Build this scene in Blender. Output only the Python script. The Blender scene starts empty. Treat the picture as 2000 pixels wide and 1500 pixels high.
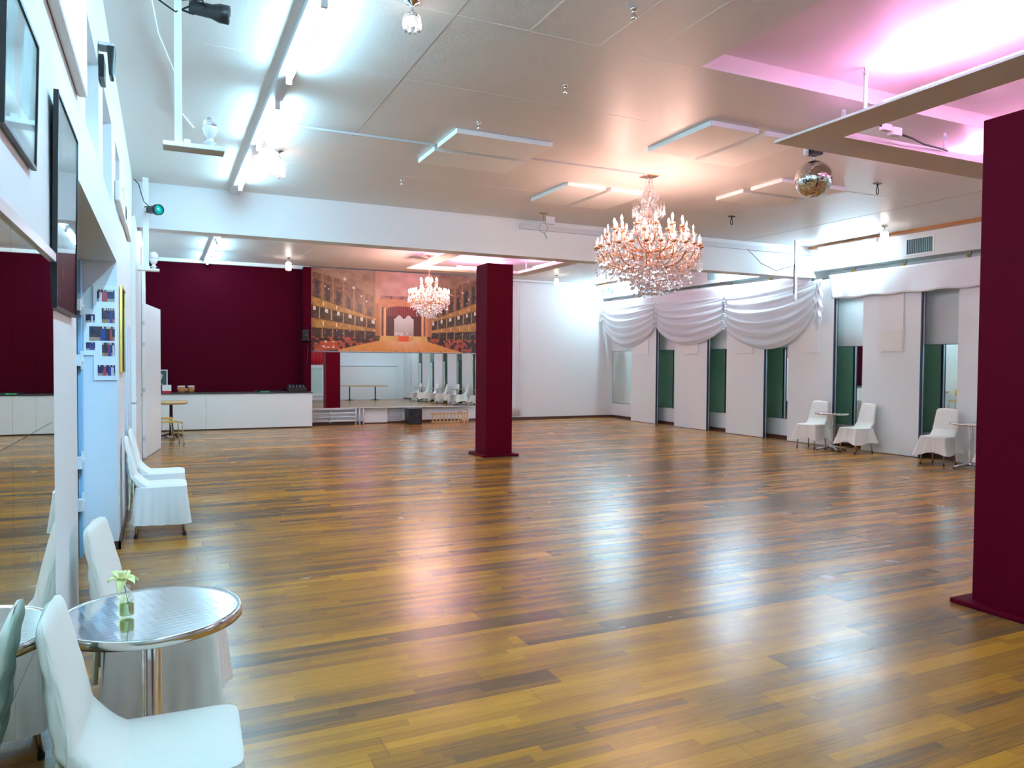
import bpy, bmesh, math, random
from mathutils import Vector, Matrix
random.seed(7)
PI = math.pi
C = bpy.context.scene.collection
scn = bpy.context.scene

# ------------------------------------------------------------------ camera, world, exposure
F_PX, YAW, PITCH, ROLL, CAM_H = 1457.8, math.radians(25.094), math.radians(1.583), math.radians(0.427), 1.62
cam_d = bpy.data.cameras.new('camera'); cam = bpy.data.objects.new('camera', cam_d); C.objects.link(cam)
cam_d.sensor_fit = 'HORIZONTAL'; cam_d.sensor_width = 36.0; cam_d.lens = F_PX/2000*36.0
cam_d.clip_start = 0.05; cam_d.clip_end = 200
_f = Vector((math.sin(YAW)*math.cos(PITCH), math.cos(YAW)*math.cos(PITCH), -math.sin(PITCH)))
_r = Vector((math.cos(YAW), -math.sin(YAW), 0)); _u = _r.cross(_f)
_r2 = math.cos(ROLL)*_r + math.sin(ROLL)*_u; _u2 = -math.sin(ROLL)*_r + math.cos(ROLL)*_u
M = Matrix((( _r2.x, _u2.x, -_f.x), (_r2.y, _u2.y, -_f.y), (_r2.z, _u2.z, -_f.z))).to_4x4()
M.translation = Vector((0, 0, CAM_H)); cam.matrix_world = M
scn.camera = cam
w = bpy.data.worlds.new('world'); scn.world = w; w.use_nodes = True
w.node_tree.nodes['Background'].inputs[0].default_value = (0.75, 0.85, 1, 1)
w.node_tree.nodes['Background'].inputs[1].default_value = 0.3
scn.view_settings.view_transform = 'Standard'; scn.view_settings.look = 'None'
scn.view_settings.gamma = 1.0; scn.view_settings.use_curve_mapping = False
scn.view_settings.exposure = 1.34
TUBE_E, BULB_E, PINK_E, JAR_E = 112.0, 122.0, 36.0, 30.0
COOL = (0.55, 0.825, 1.0); WARM = (1.0, 0.60, 0.50); PINK = (1.0, 0.36, 0.84)

# ------------------------------------------------------------------ materials
def mat(name, col, rough=0.5, metal=0.0, spec=0.5, bump=0.0, bscale=20.0, var=0.0, vscale=3.0, coat=0.0, stretch=None):
    m = bpy.data.materials.new(name); m.use_nodes = True
    nt = m.node_tree; b = nt.nodes['Principled BSDF']
    b.inputs['Base Color'].default_value = (*col, 1); b.inputs['Roughness'].default_value = rough
    b.inputs['Metallic'].default_value = metal; b.inputs['Specular IOR Level'].default_value = spec
    b.inputs['Coat Weight'].default_value = coat
    tc = nt.nodes.new('ShaderNodeTexCoord'); src = tc.outputs['Object']
    if stretch:
        mp = nt.nodes.new('ShaderNodeMapping'); mp.inputs['Scale'].default_value = stretch
        nt.links.new(src, mp.inputs[0]); src = mp.outputs[0]
    if var > 0:
        n = nt.nodes.new('ShaderNodeTexNoise'); n.inputs['Scale'].default_value = vscale; n.inputs['Detail'].default_value = 5
        nt.links.new(src, n.inputs['Vector'])
        mx = nt.nodes.new('ShaderNodeMix'); mx.data_type = 'RGBA'
        mx.inputs[6].default_value = (*[c*(1-var) for c in col], 1); mx.inputs[7].default_value = (*[min(1, c*(1+var)) for c in col], 1)
        nt.links.new(n.outputs[0], mx.inputs[0]); nt.links.new(mx.outputs[2], b.inputs['Base Color'])
    if bump > 0:
        n = nt.nodes.new('ShaderNodeTexNoise'); n.inputs['Scale'].default_value = bscale; n.inputs['Detail'].default_value = 6
        nt.links.new(src, n.inputs['Vector'])
        bp = nt.nodes.new('ShaderNodeBump'); bp.inputs['Strength'].default_value = bump; bp.inputs['Distance'].default_value = 0.02
        nt.links.new(n.outputs[0], bp.inputs['Height']); nt.links.new(bp.outputs[0], b.inputs['Normal'])
    return m
def emat(name, col, s):
    m = bpy.data.materials.new(name); m.use_nodes = True; nt = m.node_tree; nt.nodes.clear()
    e = nt.nodes.new('ShaderNodeEmission'); o = nt.nodes.new('ShaderNodeOutputMaterial')
    e.inputs[0].default_value = (*col, 1); e.inputs[1].default_value = s; nt.links.new(e.outputs[0], o.inputs[0]); return m
def clear(name, col, mixf, rough=0.05, base=(1, 1, 1)):
    """thin clear stuff: mostly transparent, partly glossy"""
    m = bpy.data.materials.new(name); m.use_nodes = True; nt = m.node_tree; nt.nodes.clear()
    t = nt.nodes.new('ShaderNodeBsdfTransparent'); t.inputs[0].default_value = (*base, 1)
    g = nt.nodes.new('ShaderNodeBsdfGlossy'); g.inputs[0].default_value = (*col, 1); g.inputs['Roughness'].default_value = rough
    mx = nt.nodes.new('ShaderNodeMixShader'); mx.inputs[0].default_value = mixf
    o = nt.nodes.new('ShaderNodeOutputMaterial')
    nt.links.new(t.outputs[0], mx.inputs[1]); nt.links.new(g.outputs[0], mx.inputs[2]); nt.links.new(mx.outputs[0], o.inputs[0]); return m
def sheer(name, col, opac):
    m = bpy.data.materials.new(name); m.use_nodes = True; nt = m.node_tree; nt.nodes.clear()
    t = nt.nodes.new('ShaderNodeBsdfTransparent'); d = nt.nodes.new('ShaderNodeBsdfDiffuse'); d.inputs[0].default_value = (*col, 1)
    tl = nt.nodes.new('ShaderNodeBsdfTranslucent'); tl.inputs[0].default_value = (*col, 1)
    m1 = nt.nodes.new('ShaderNodeMixShader'); m1.inputs[0].default_value = 0.3
    m2 = nt.nodes.new('ShaderNodeMixShader'); m2.inputs[0].default_value = opac
    o = nt.nodes.new('ShaderNodeOutputMaterial')
    nt.links.new(d.outputs[0], m1.inputs[1]); nt.links.new(tl.outputs[0], m1.inputs[2])
    nt.links.new(t.outputs[0], m2.inputs[1]); nt.links.new(m1.outputs[0], m2.inputs[2]); nt.links.new(m2.outputs[0], o.inputs[0]); return m

WALL = mat('wall_paint', (0.80, 0.82, 0.83), 0.55, bump=0.05, bscale=9, var=0.015, vscale=1.2)
BOARD = mat('white_board', (0.835, 0.865, 0.86), 0.4)
WHITE = mat('white_lacquer', (0.88, 0.88, 0.87), 0.35)
CEIL = mat('ceiling_paint', (0.78, 0.735, 0.70), 0.42, bump=0.10, bscale=60, var=0.03, vscale=0.8)
SEAM = mat('seam_filler', (0.86, 0.83, 0.80), 0.5)
SEAMD = mat('seam_shadow_gap', (0.50, 0.44, 0.40), 0.7)
RED = mat('crimson_paint', (0.115, 0.0006, 0.011), 0.55, spec=0.05, bump=0.12, bscale=140, var=0.05)
REDW = mat('bordeaux_wall_paint', (0.060, 0.0006, 0.008), 0.7, spec=0.04, bump=0.05, bscale=60, var=0.05)
CHROME = mat('chrome', (0.80, 0.80, 0.82), 0.12, 1)
ALU = mat('brushed_aluminium', (0.62, 0.63, 0.65), 0.3, 1)
DARKBLUE = mat('dark_blue_gasket', (0.012, 0.025, 0.07), 0.4)
BLACK = mat('black_plastic', (0.012, 0.012, 0.014), 0.4)
BLACKM = mat('black_metal', (0.015, 0.015, 0.018), 0.35)
MIRROR = mat('mirror_glass', (0.93, 0.98, 0.96), 0.0, 1)
MIRG = mat('mirror_glass_dark', (0.62, 0.74, 0.68), 0.0, 1)
MEDGE = mat('mirror_edge', (0.15, 0.2, 0.18), 0.3)
GREENB = mat('green_tinted_back', (0.40, 0.66, 0.50), 0.3)
MIRS = mat('mirror_glass_pale', (0.80, 0.90, 0.85), 0.0, 1)
CLOTH = mat('cream_cotton', (0.86, 0.82, 0.755), 0.85, spec=0.2, bump=0.15, bscale=14, var=0.02)
SASH = mat('yellowish_cotton', (0.78, 0.72, 0.50), 0.85, spec=0.2, bump=0.2, bscale=18)
DRAPE = mat('white_drape', (0.84, 0.85, 0.88), 0.8, spec=0.2, bump=0.10, bscale=10)
SHEER = sheer('white_sheer', (0.93, 0.95, 0.97), 0.78)
WOODB = mat('brown_baseboard', (0.085, 0.032, 0.02), 0.45)
WOODO = mat('orange_wood', (0.52, 0.22, 0.07), 0.4, var=0.2, vscale=6, stretch=(1, 12, 12))
WOODL = mat('light_wood', (0.62, 0.40, 0.20), 0.5, var=0.2, vscale=6)
WOODG = mat('yellow_beech', (0.66, 0.33, 0.03), 0.35, var=0.15, vscale=5)
BRASS = mat('rose_brass', (0.78, 0.42, 0.26), 0.22, 1)
GOLD = mat('gold_frame', (0.75, 0.50, 0.12), 0.3, 1)
CRYS = clear('crystal', (1, 0.98, 0.97), 0.5, 0.12, (0.92, 0.91, 0.94))
GLASS = clear('clear_glass', (1, 1, 1), 0.16, 0.02, (0.97, 0.985, 0.98))
CANDLE = mat('candle_sleeve', (0.9, 0.84, 0.76), 0.5)
TUBE = emat('fluorescent_tube_on', COOL, TUBE_E)
TUBEP = emat('pink_tube_on', PINK, PINK_E)
TUBEL = emat('dimmed_fluorescent_tube_on', (0.38, 0.77, 1.0), TUBE_E*0.50)  # strip tubes dimmed and bluer so the left wall does not burn out
BULB = emat('warm_bulb_on', WARM, BULB_E)
JARB = emat('jar_bulb_on', (1.0, 0.86, 0.78), JAR_E)
TAN = mat('bare_particle_board', (0.56, 0.47, 0.38), 0.6, bump=0.05, bscale=80)
GREY = mat('grey_enamel', (0.42, 0.45, 0.50), 0.45)
GREYP = mat('pale_grey_paint', (0.66, 0.67, 0.70), 0.5)
DARKTOP = mat('dark_worktop', (0.05, 0.055, 0.065), 0.35)
BLUEW = mat('frame_paint_blue_lit', (0.30, 0.55, 0.78), 0.4)  # bluish light from the next room put into the frame colour
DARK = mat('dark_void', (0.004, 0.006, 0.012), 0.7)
REDC = mat('red_curtain', (0.55, 0.012, 0.02), 0.6)
PALEG = mat('pale_green_glass', (0.55, 0.72, 0.66), 0.15)
PAD = mat('acoustic_foam_cloth', (0.87, 0.86, 0.84), 0.75, bump=0.05, bscale=80)
WATER = clear('greenish_water', (0.8, 0.9, 0.5), 0.12, 0.03, (0.55, 0.60, 0.16))
STEM = mat('green_stem', (0.06, 0.16, 0.03), 0.5)
PETAL = mat('yellow_petal', (0.92, 0.86, 0.42), 0.6, var=0.1, vscale=30)
LEDW = mat('frosted_bulb', (0.92, 0.92, 0.94), 0.25)
VENT = mat('vent_slats', (0.22, 0.36, 0.38), 0.4)
TEAL = mat('teal_lens', (0.0, 0.45, 0.36), 0.12)
SKIN = mat('drum_skin', (0.7, 0.62, 0.5), 0.6)
GREENP = mat('green_plastic', (0.05, 0.4, 0.12), 0.4)

def floor_material():
    m = bpy.data.materials.new('oak_parquet'); m.use_nodes = True; nt = m.node_tree; L = nt.links; b = nt.nodes['Principled BSDF']
    def mth(op, a, bb=None, c=None):
        n = nt.nodes.new('ShaderNodeMath'); n.operation = op
        for i, v in enumerate((a, bb, c)):
            if v is None: continue
            if isinstance(v, (int, float)): n.inputs[i].default_value = v
            else: L.new(v, n.inputs[i])
        return n.outputs[0]
    tc = nt.nodes.new('ShaderNodeTexCoord'); sp = nt.nodes.new('ShaderNodeSeparateXYZ'); L.new(tc.outputs['Object'], sp.inputs[0])
    x, y = sp.outputs[0], mth('ADD', sp.outputs[1], 20.0 - 0.0)
    def rnd(a, c):
        cb = nt.nodes.new('ShaderNodeCombineXYZ')
        for i, v in enumerate((a, c)):
            if isinstance(v, (int, float)): cb.inputs[i].default_value = v
            else: L.new(v, cb.inputs[i])
        w_ = nt.nodes.new('ShaderNodeTexWhiteNoise'); w_.noise_dimensions = '2D'; L.new(cb.outputs[0], w_.inputs['Vector']); return w_.outputs[0]
    PW, SW = 0.170, 0.170/3
    prow = mth('FLOOR', mth('DIVIDE', y, PW)); srow = mth('FLOOR', mth('DIVIDE', y, SW))
    px = mth('ADD', mth('DIVIDE', x, 2.2), mth('MULTIPLY', rnd(prow, 3.0), 7.0)); pc = mth('FLOOR', px)
    pr = rnd(prow, pc)
    sx = mth('ADD', mth('DIVIDE', x, 0.62), mth('MULTIPLY', rnd(srow, 11.0), 5.0)); sc = mth('FLOOR', sx)
    sr = rnd(srow, mth('ADD', sc, 0.5))
    val = mth('ADD', mth('ADD', mth('MULTIPLY', pr, 0.52), mth('MULTIPLY', sr, 0.34)), 0.07)
    # grain
    mp = nt.nodes.new('ShaderNodeMapping'); mp.inputs['Scale'].default_value = (2.2, 60, 1); L.new(tc.outputs['Object'], mp.inputs[0])
    off = nt.nodes.new('ShaderNodeVectorMath'); off.operation = 'ADD'; L.new(mp.outputs[0], off.inputs[0])
    cb = nt.nodes.new('ShaderNodeCombineXYZ'); L.new(mth('MULTIPLY', sr, 30.0), cb.inputs[0]); L.new(cb.outputs[0], off.inputs[1])
    gn = nt.nodes.new('ShaderNodeTexNoise'); gn.inputs['Scale'].default_value = 1.6; gn.inputs['Detail'].default_value = 7; gn.inputs['Distortion'].default_value = 1.2
    L.new(off.outputs[0], gn.inputs['Vector'])
    val2 = mth('ADD', mth('MULTIPLY', val, 0.86), mth('MULTIPLY', mth('SUBTRACT', gn.outputs[0], 0.5), 0.62))
    cr = nt.nodes.new('ShaderNodeValToRGB'); L.new(val2, cr.inputs[0])
    e = cr.color_ramp.elements; e[0].position = 0.08; e[0].color = (0.15, 0.076, 0.034, 1); e[1].position = 0.86; e[1].color = (0.62, 0.275, 0.032, 1)
    k = e.new(0.24); k.color = (0.205, 0.102, 0.040, 1)
    k = e.new(0.40); k.color = (0.34, 0.146, 0.032, 1)
    k = e.new(0.62); k.color = (0.47, 0.198, 0.026, 1)
    # gaps
    def gap(coord, wdt):
        fr = mth('FRACT', coord); return mth('LESS_THAN', fr, wdt)
    g1 = gap(mth('DIVIDE', y, PW), 0.016); g2 = gap(px, 0.0014)
    g = mth('MAXIMUM', g1, g2)
    mx = nt.nodes.new('ShaderNodeMix'); mx.data_type = 'RGBA'; L.new(mth('MULTIPLY', g, 0.55), mx.inputs[0]); L.new(cr.outputs[0], mx.inputs[6]); mx.inputs[7].default_value = (0.05, 0.022, 0.01, 1)
    L.new(mx.outputs[2], b.inputs['Base Color'])
    rn = nt.nodes.new('ShaderNodeTexNoise'); rn.inputs['Scale'].default_value = 2.5; rn.inputs['Detail'].default_value = 4; L.new(tc.outputs['Object'], rn.inputs['Vector'])
    L.new(mth('ADD', 0.16, mth('MULTIPLY', rn.outputs[0], 0.16)), b.inputs['Roughness'])
    b.inputs['Specular IOR Level'].default_value = 0.42
    b.inputs['Coat Weight'].default_value = 0.0; b.inputs['Coat Roughness'].default_value = 0.2
    bp = nt.nodes.new('ShaderNodeBump'); bp.inputs['Strength'].default_value = 0.14; bp.inputs['Distance'].default_value = 0.004
    L.new(mth('SUBTRACT', gn.outputs[0], mth('MULTIPLY', g, 0.6)), bp.inputs['Height']); L.new(bp.outputs[0], b.inputs['Normal'])
    return m
FLOOR = floor_material()

def tabletop_material():
    m = bpy.data.materials.new('engine_turned_steel'); m.use_nodes = True; nt = m.node_tree; b = nt.nodes['Principled BSDF']
    b.inputs['Metallic'].default_value = 1; b.inputs['Base Color'].default_value = (0.88, 0.92, 0.95, 1); b.inputs['Roughness'].default_value = 0.10
    tc = nt.nodes.new('ShaderNodeTexCoord'); v = nt.nodes.new('ShaderNodeTexVoronoi'); v.inputs['Scale'].default_value = 34; v.inputs['Randomness'].default_value = 0.0
    nt.links.new(tc.outputs['Object'], v.inputs['Vector'])
    bp = nt.nodes.new('ShaderNodeBump'); bp.inputs['Strength'].default_value = 0.10; bp.inputs['Distance'].default_value = 0.003
    n = nt.nodes.new('ShaderNodeTexNoise'); n.inputs['Scale'].default_value = 12
    nt.links.new(tc.outputs['Object'], n.inputs['Vector'])
    ad = nt.nodes.new('ShaderNodeMath'); ad.operation = 'ADD'; nt.links.new(v.outputs[0], ad.inputs[0]); nt.links.new(n.outputs[0], ad.inputs[1])
    nt.links.new(ad.outputs[0], bp.inputs['Height']); nt.links.new(bp.outputs[0], b.inputs['Normal']); return m
TOPM = tabletop_material()
def disco_material():
    m = bpy.data.materials.new('mirror_tiles'); m.use_nodes = True; nt = m.node_tree; b = nt.nodes['Principled BSDF']
    b.inputs['Metallic'].default_value = 1; b.inputs['Roughness'].default_value = 0.04; b.inputs['Base Color'].default_value = (0.88, 0.86, 0.82, 1); return m
DISCO = disco_material()
def vcol_material(name, rough=0.35):
    m = bpy.data.materials.new(name); m.use_nodes = True; nt = m.node_tree; b = nt.nodes['Principled BSDF']
    a = nt.nodes.new('ShaderNodeAttribute'); a.attribute_name = 'print'; nt.links.new(a.outputs['Color'], b.inputs['Base Color'])
    b.inputs['Roughness'].default_value = rough; return m
PRINT = vcol_material('printed_picture')

# ------------------------------------------------------------------ mesh helpers
def box(bm, x0, x1, y0, y1, z0, z1, mi=0):
    vs = [bm.verts.new((x, y, z)) for z in (z0, z1) for y in (y0, y1) for x in (x0, x1)]
    for f in ((0, 2, 3, 1), (4, 5, 7, 6), (0, 1, 5, 4), (2, 6, 7, 3), (0, 4, 6, 2), (1, 3, 7, 5)):
        fc = bm.faces.new([vs[i] for i in f]); fc.material_index = mi
    return vs
def lathe(bm, prof, seg=16, c=(0, 0, 0), mi=0, smooth=True, caps=True):
    rings = []
    for (r, z) in prof:
        if r < 1e-5: rings.append([bm.verts.new((c[0], c[1], c[2]+z))])
        else: rings.append([bm.verts.new((c[0]+r*math.cos(2*PI*i/seg), c[1]+r*math.sin(2*PI*i/seg), c[2]+z)) for i in range(seg)])
    for a, b in zip(rings, rings[1:]):
        for i in range(seg):
            j = (i+1) % seg
            q = [a[i % len(a)], a[j % len(a)], b[j % len(b)], b[i % len(b)]]
            q2 = []
            for v in q:
                if v not in q2: q2.append(v)
            if len(q2) > 2:
                f = bm.faces.new(q2); f.smooth = smooth; f.material_index = mi
    for rg, fl in ((rings[0], True), (rings[-1], False)):
        if len(rg) > 2 and caps:
            f = bm.faces.new(rg[::-1] if fl else rg); f.material_index = mi
def tube(bm, pts, r, seg=8, mi=0, closed=False, caps=True, taper=None):
    pts = [Vector(p) for p in pts]; n = len(pts); rings = []
    up = Vector((0, 0, 1)); prev = None
    for i, p in enumerate(pts):
        if closed: d = (pts[(i+1) % n]-pts[i-1]).normalized()
        else: d = (pts[min(i+1, n-1)]-pts[max(i-1, 0)]).normalized()
        a = prev if prev is not None else (up if abs(d.dot(up)) < 0.9 else Vector((1, 0, 0)))
        s = d.cross(a).normalized(); t = s.cross(d).normalized(); prev = t
        rr = r*(taper[i] if taper else 1)
        rings.append([bm.verts.new(p+rr*(math.cos(2*PI*k/seg)*s+math.sin(2*PI*k/seg)*t)) for k in range(seg)])
    m_ = n if closed else n-1
    for i in range(m_):
        a, b = rings[i], rings[(i+1) % n]
        for k in range(seg):
            f = bm.faces.new((a[k], a[(k+1) % seg], b[(k+1) % seg], b[k])); f.smooth = True; f.material_index = mi
    if caps and not closed:
        f = bm.faces.new(rings[0][::-1]); f.material_index = mi; f = bm.faces.new(rings[-1]); f.material_index = mi
def grid(bm, fn, nu, nv, closed_u=False, smooth=True, mi=0):
    vs = [[bm.verts.new(fn(i/nu, j/nv)) for i in range(nu if closed_u else nu+1)] for j in range(nv+1)]
    for j in range(nv):
        for i in range(nu):
            i2 = (i+1) % nu if closed_u else i+1
            f = bm.faces.new((vs[j][i], vs[j][i2], vs[j+1][i2], vs[j+1][i])); f.smooth = smooth; f.material_index = mi
    return vs
def obj(name, bm, mats, parent=None, loc=None, bevel=0, fixn=True, solid=0):
    me = bpy.data.meshes.new(name)
    if fixn: bmesh.ops.recalc_face_normals(bm, faces=bm.faces[:])
    bm.to_mesh(me); bm.free()
    if not isinstance(mats, (list, tuple)): mats = [mats]
    for m in mats: me.materials.append(m)
    o = bpy.data.objects.new(name, me); C.objects.link(o)
    if parent is not None: o.parent = parent
    if loc: o.location = loc
    if bevel:
        md = o.modifiers.new('bevel', 'BEVEL'); md.width = bevel; md.segments = 2; md.limit_method = 'ANGLE'
    if solid:
        md = o.modifiers.new('solid', 'SOLIDIFY'); md.thickness = solid; md.offset = 0
    return o
def tag(o, label=None, cat=None, group=None, kind=None):
    if label: o['label'] = label
    if cat: o['category'] = cat
    if group: o['group'] = group
    if kind: o['kind'] = kind
    return o
def thing(name, label, cat, loc=(0, 0, 0), rz=0, group=None):
    o = bpy.data.objects.new(name, None); C.objects.link(o); o.location = loc; o.rotation_euler = (0, 0, rz)
    o.empty_display_size = 0.1
    return tag(o, label, cat, group)
def kids(o, allo): return [c for c in allo if c.parent == o]
def copy_tree(o, parent=None):
    c = o.copy(); C.objects.link(c)
    if parent is not None: c.parent = parent
    for ch in list(o.children): copy_tree(ch, c)
    return c
def dup(o, loc, rz, label, group=None):
    c = copy_tree(o); c.location = loc; c.rotation_euler = (0, 0, rz); c['label'] = label
    if group: c['group'] = group
    return c
def bxo(name, m, b, parent=None, bevel=0):
    bm = bmesh.new(); box(bm, *b); return obj(name, bm, m, parent, bevel=bevel)
def struct(name, bm, m): return tag(obj(name, bm, m), kind='structure')

# ------------------------------------------------------------------ room
XL, XR, YB, YF, ZC = -0.35, 12.47, 19.4, -3.4, 4.03
bm = bmesh.new(); box(bm, XL-1.2, XR+0.3, YF-0.3, YB+0.3, -0.08, 0.0); struct('floor', bm, FLOOR)
# ceiling slab with a shallow recess
RX0, RX1, RY0, RY1, RZ = 3.96, 9.4, 0.6, 4.885, 4.17
bm = bmesh.new()
box(bm, XL-1.2, RX0, YF-0.3, YB+0.3, ZC, ZC+0.3); box(bm, RX1, XR+0.3, YF-0.3, YB+0.3, ZC, ZC+0.3)
box(bm, RX0, RX1, YF-0.3, RY0, ZC, ZC+0.3); box(bm, RX0, RX1, RY1, YB+0.3, ZC, ZC+0.3)
box(bm, RX0, RX1, RY0, RY1, RZ, ZC+0.3)
struct('ceiling', bm, CEIL)
# left wall with doorway and three high niches (thickness goes to the left)
def wall_yz(bm, xa, xb, y0, y1, z0, z1, holes):
    ys = sorted({y0, y1, *[h[0] for h in holes], *[h[1] for h in holes]}); zs = sorted({z0, z1, *[h[2] for h in holes], *[h[3] for h in holes]})
    for a, b in zip(ys, ys[1:]):
        zc = None
        for c, d in zip(zs, zs[1:]):
            my, mz = (a+b)/2, (c+d)/2
            if any(h[0] < my < h[1] and h[2] < mz < h[3] for h in holes):
                if zc is not None: box(bm, xa, xb, a, b, zc, c); zc = None
            elif zc is None: zc = c
        if zc is not None: box(bm, xa, xb, a, b, zc, z1)
DOOR = (3.88, 7.2, 0, 2.46); N1 = (4.40, 5.30, 2.83, 3.44); N2 = (5.66, 6.62, 2.83, 3.46); N3 = (7.12, 7.80, 2.90, 3.46)
bm = bmesh.new(); wall_yz(bm, -0.62, XL, YF, YB, 0, ZC, [DOOR, N1, N2, N3])
struct('wall_left', bm, WALL)
bm = bmesh.new(); box(bm, -0.70, -0.66, 3.5, 7.6, 0, 3.7); struct('wall_outer', bm, WALL)
for k, n in enumerate((N1, N2, N3)):
    bm = bmesh.new(); box(bm, -0.64, -0.60, n[0], n[1], n[2], n[3]); struct('window_%d' % (k+1), bm, BOARD)
# doorway content: dark opening and frame post with bluish light in its colour
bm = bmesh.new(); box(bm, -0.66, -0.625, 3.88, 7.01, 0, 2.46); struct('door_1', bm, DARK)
bm = bmesh.new(); box(bm, -0.66, -0.60, 7.005, 7.16, 0, 2.44); struct('trim_1', bm, BLUEW)
for z in (0.46, 0.80, 1.62, 2.06):
    bm = bmesh.new(); box(bm, -0.62, -0.585, 6.80, 6.90, z-0.045, z+0.045); box(bm, -0.61, -0.58, 6.90, 7.03, z-0.012, z+0.012); box(bm, -0.605, -0.585, 6.98, 7.02, z-0.075, z+0.075)
    tag(obj('door_hinge', bm, BOARD), 'white hinge in the dark doorway gap, %s' % {0.46: 'lowest of the four', 0.80: 'second from the floor', 1.62: 'third from the floor', 2.06: 'topmost of the four'}[z], 'hinge', 'door hinges')
# back wall: crimson part behind the counter, white beyond
bm = bmesh.new(); box(bm, 3.38, XR, YB, YB+0.2, 0, ZC); struct('wall_back', bm, WALL)
bm = bmesh.new(); box(bm, XL, 3.38, YB, YB+0.2, 0, 3.99); struct('wall_crimson', bm, REDW)
bm = bmesh.new(); box(bm, 3.20, 3.38, YB-0.28, YB, 0.88, 3.99); struct('trim_31', bm, REDW)
bm = bmesh.new(); box(bm, XL, 3.38, YB-0.10, YB, 3.95, ZC); struct('trim_2', bm, BOARD)
bm = bmesh.new(); box(bm, XR, XR+0.2, YF, YB+0.2, 0, ZC); struct('wall_right', bm, WALL)
bm = bmesh.new(); box(bm, XL-0.3, XR+0.2, YF-0.2, YF, 0, ZC); struct('wall_rear', bm, WALL)
# baseboards
bm = bmesh.new(); box(bm, 3.38, XR, YB-0.018, YB, 0, 0.07); struct('baseboard_back', bm, WOODB)
bm = bmesh.new(); box(bm, XR-0.018, XR, YF, YB, 0, 0.07); struct('baseboard_right', bm, WOODB)
bm = bmesh.new(); box(bm, XL, XL+0.018, 7.18, YB, 0, 0.07); box(bm, -0.6, XL+0.018, 7.18, 7.2, 0, 0.07); box(bm, XL, XL+0.018, 3.0, 3.88, 0, 0.07); struct('baseboard_left', bm, WOODB)
# ceiling beam and side boxes
BY0, BY1, BZ = 11.3, 11.62, 3.415
bm = bmesh.new(); box(bm, XL, XR, BY0, BY1, BZ, ZC); struct('trim_3', bm, WALL)
bm = bmesh.new(); box(bm, 12.1, XR, YF, BY0, 3.55, ZC); struct('trim_4', bm, WALL)
bm = bmesh.new(); box(bm, 12.1, XR, BY1, YB, 3.60, ZC); struct('trim_5', bm, WALL)
bm = bmesh.new(); box(bm, 11.95, 12.1, YF, BY0, 3.985, ZC); struct('trim_6', bm, WOODO)
bm = bmesh.new(); box(bm, 11.95, 12.1, BY1, YB, 3.985, ZC); struct('trim_7', bm, WOODO)
# ceiling seams
def seam(k, b, m=SEAM):
    bm = bmesh.new(); box(bm, b[0], b[1], b[2], b[3], ZC-0.0012, ZC+0.001); struct('trim_%d' % k, bm, m)
for k, (x, a, b, m, wd) in enumerate([(1.853, 1.0, 8.0, SEAMD, 0.010), (2.43, 0, 4.9, SEAM, 0.02), (3.01, 0, 4.9, SEAM, 0.012), (3.42, 0, 4.9, SEAM, 0.012), (4.19, 7.6, 11.3, SEAM, 0.012), (10.2, 4.0, 11.3, SEAMD, 0.02), (2.9, 11.6, 19.3, SEAM, 0.012), (6.3, 5.0, 9.0, SEAM, 0.008)]):
    seam(8+k, (x-wd/2, x+wd/2, a, b), m)
for k, (y, a, b, m, wd) in enumerate([(4.92, 0.2, RX0, SEAM, 0.008), (6.2, 0.3, 4.4, SEAM, 0.006), (7.45, 3.9, 10.0, SEAM, 0.008), (9.4, 0.3, 9.5, SEAM, 0.006), (3.3, 0.2, RX0, SEAM, 0.006)]):
    seam(20+k, (a, b, y-wd/2, y+wd/2), m)

# ------------------------------------------------------------------ pillars
def pillar(x0, x1, y0, y1, h, label):
    t = thing('pillar', label, 'pillar', ((x0+x1)/2, (y0+y1)/2, 0), 0, 'square crimson pillars')
    a, b = (x1-x0)/2, (y1-y0)/2
    bxo('shaft', RED, (-a, a, -b, b, 0.02, h), t, bevel=0.004)
    bxo('base_plate', RED, (-a-0.095, a+0.095, -b-0.095, b+0.095, 0, 0.035), t, bevel=0.008)
pillar(5.07, 5.56, 11.86, 12.36, 3.345, 'square crimson pillar in mid-hall in front of the ballroom mural')
pillar(4.995, 5.47, 2.76, 3.24, 3.27, 'near crimson pillar cut off by the right edge of the picture')

# ------------------------------------------------------------------ mirrors and mural
def nrm(o): return o
# left wall mirror tiles
lm = thing('wall_mirror', 'tall seamed wall mirror on the near left wall beside the draped chairs', 'mirror', (XL, 0, 0))
cols = [(-0.9, 0.66), (0.66, 1.44), (1.44, 2.20), (2.20, 2.585), (2.585, 2.985)]; rows = [(0.0, 0.78), (0.78, 1.41), (1.41, 1.955)]
for ci, (a, b) in enumerate(cols):
    for (c, d) in rows:
        bm = bmesh.new(); box(bm, 0.0, 0.012, a+0.001, b-0.001, c+0.001, d-0.001); obj('mirror_tile', bm, MIRG, lm)
bm = bmesh.new(); box(bm, 0, 0.006, -0.9, 2.985, 0, 1.955); obj('backing', bm, MEDGE, lm)
bxo('top_rail', ALU, (0, 0.022, -0.9, 2.99, 1.955, 1.985), lm)
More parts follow.
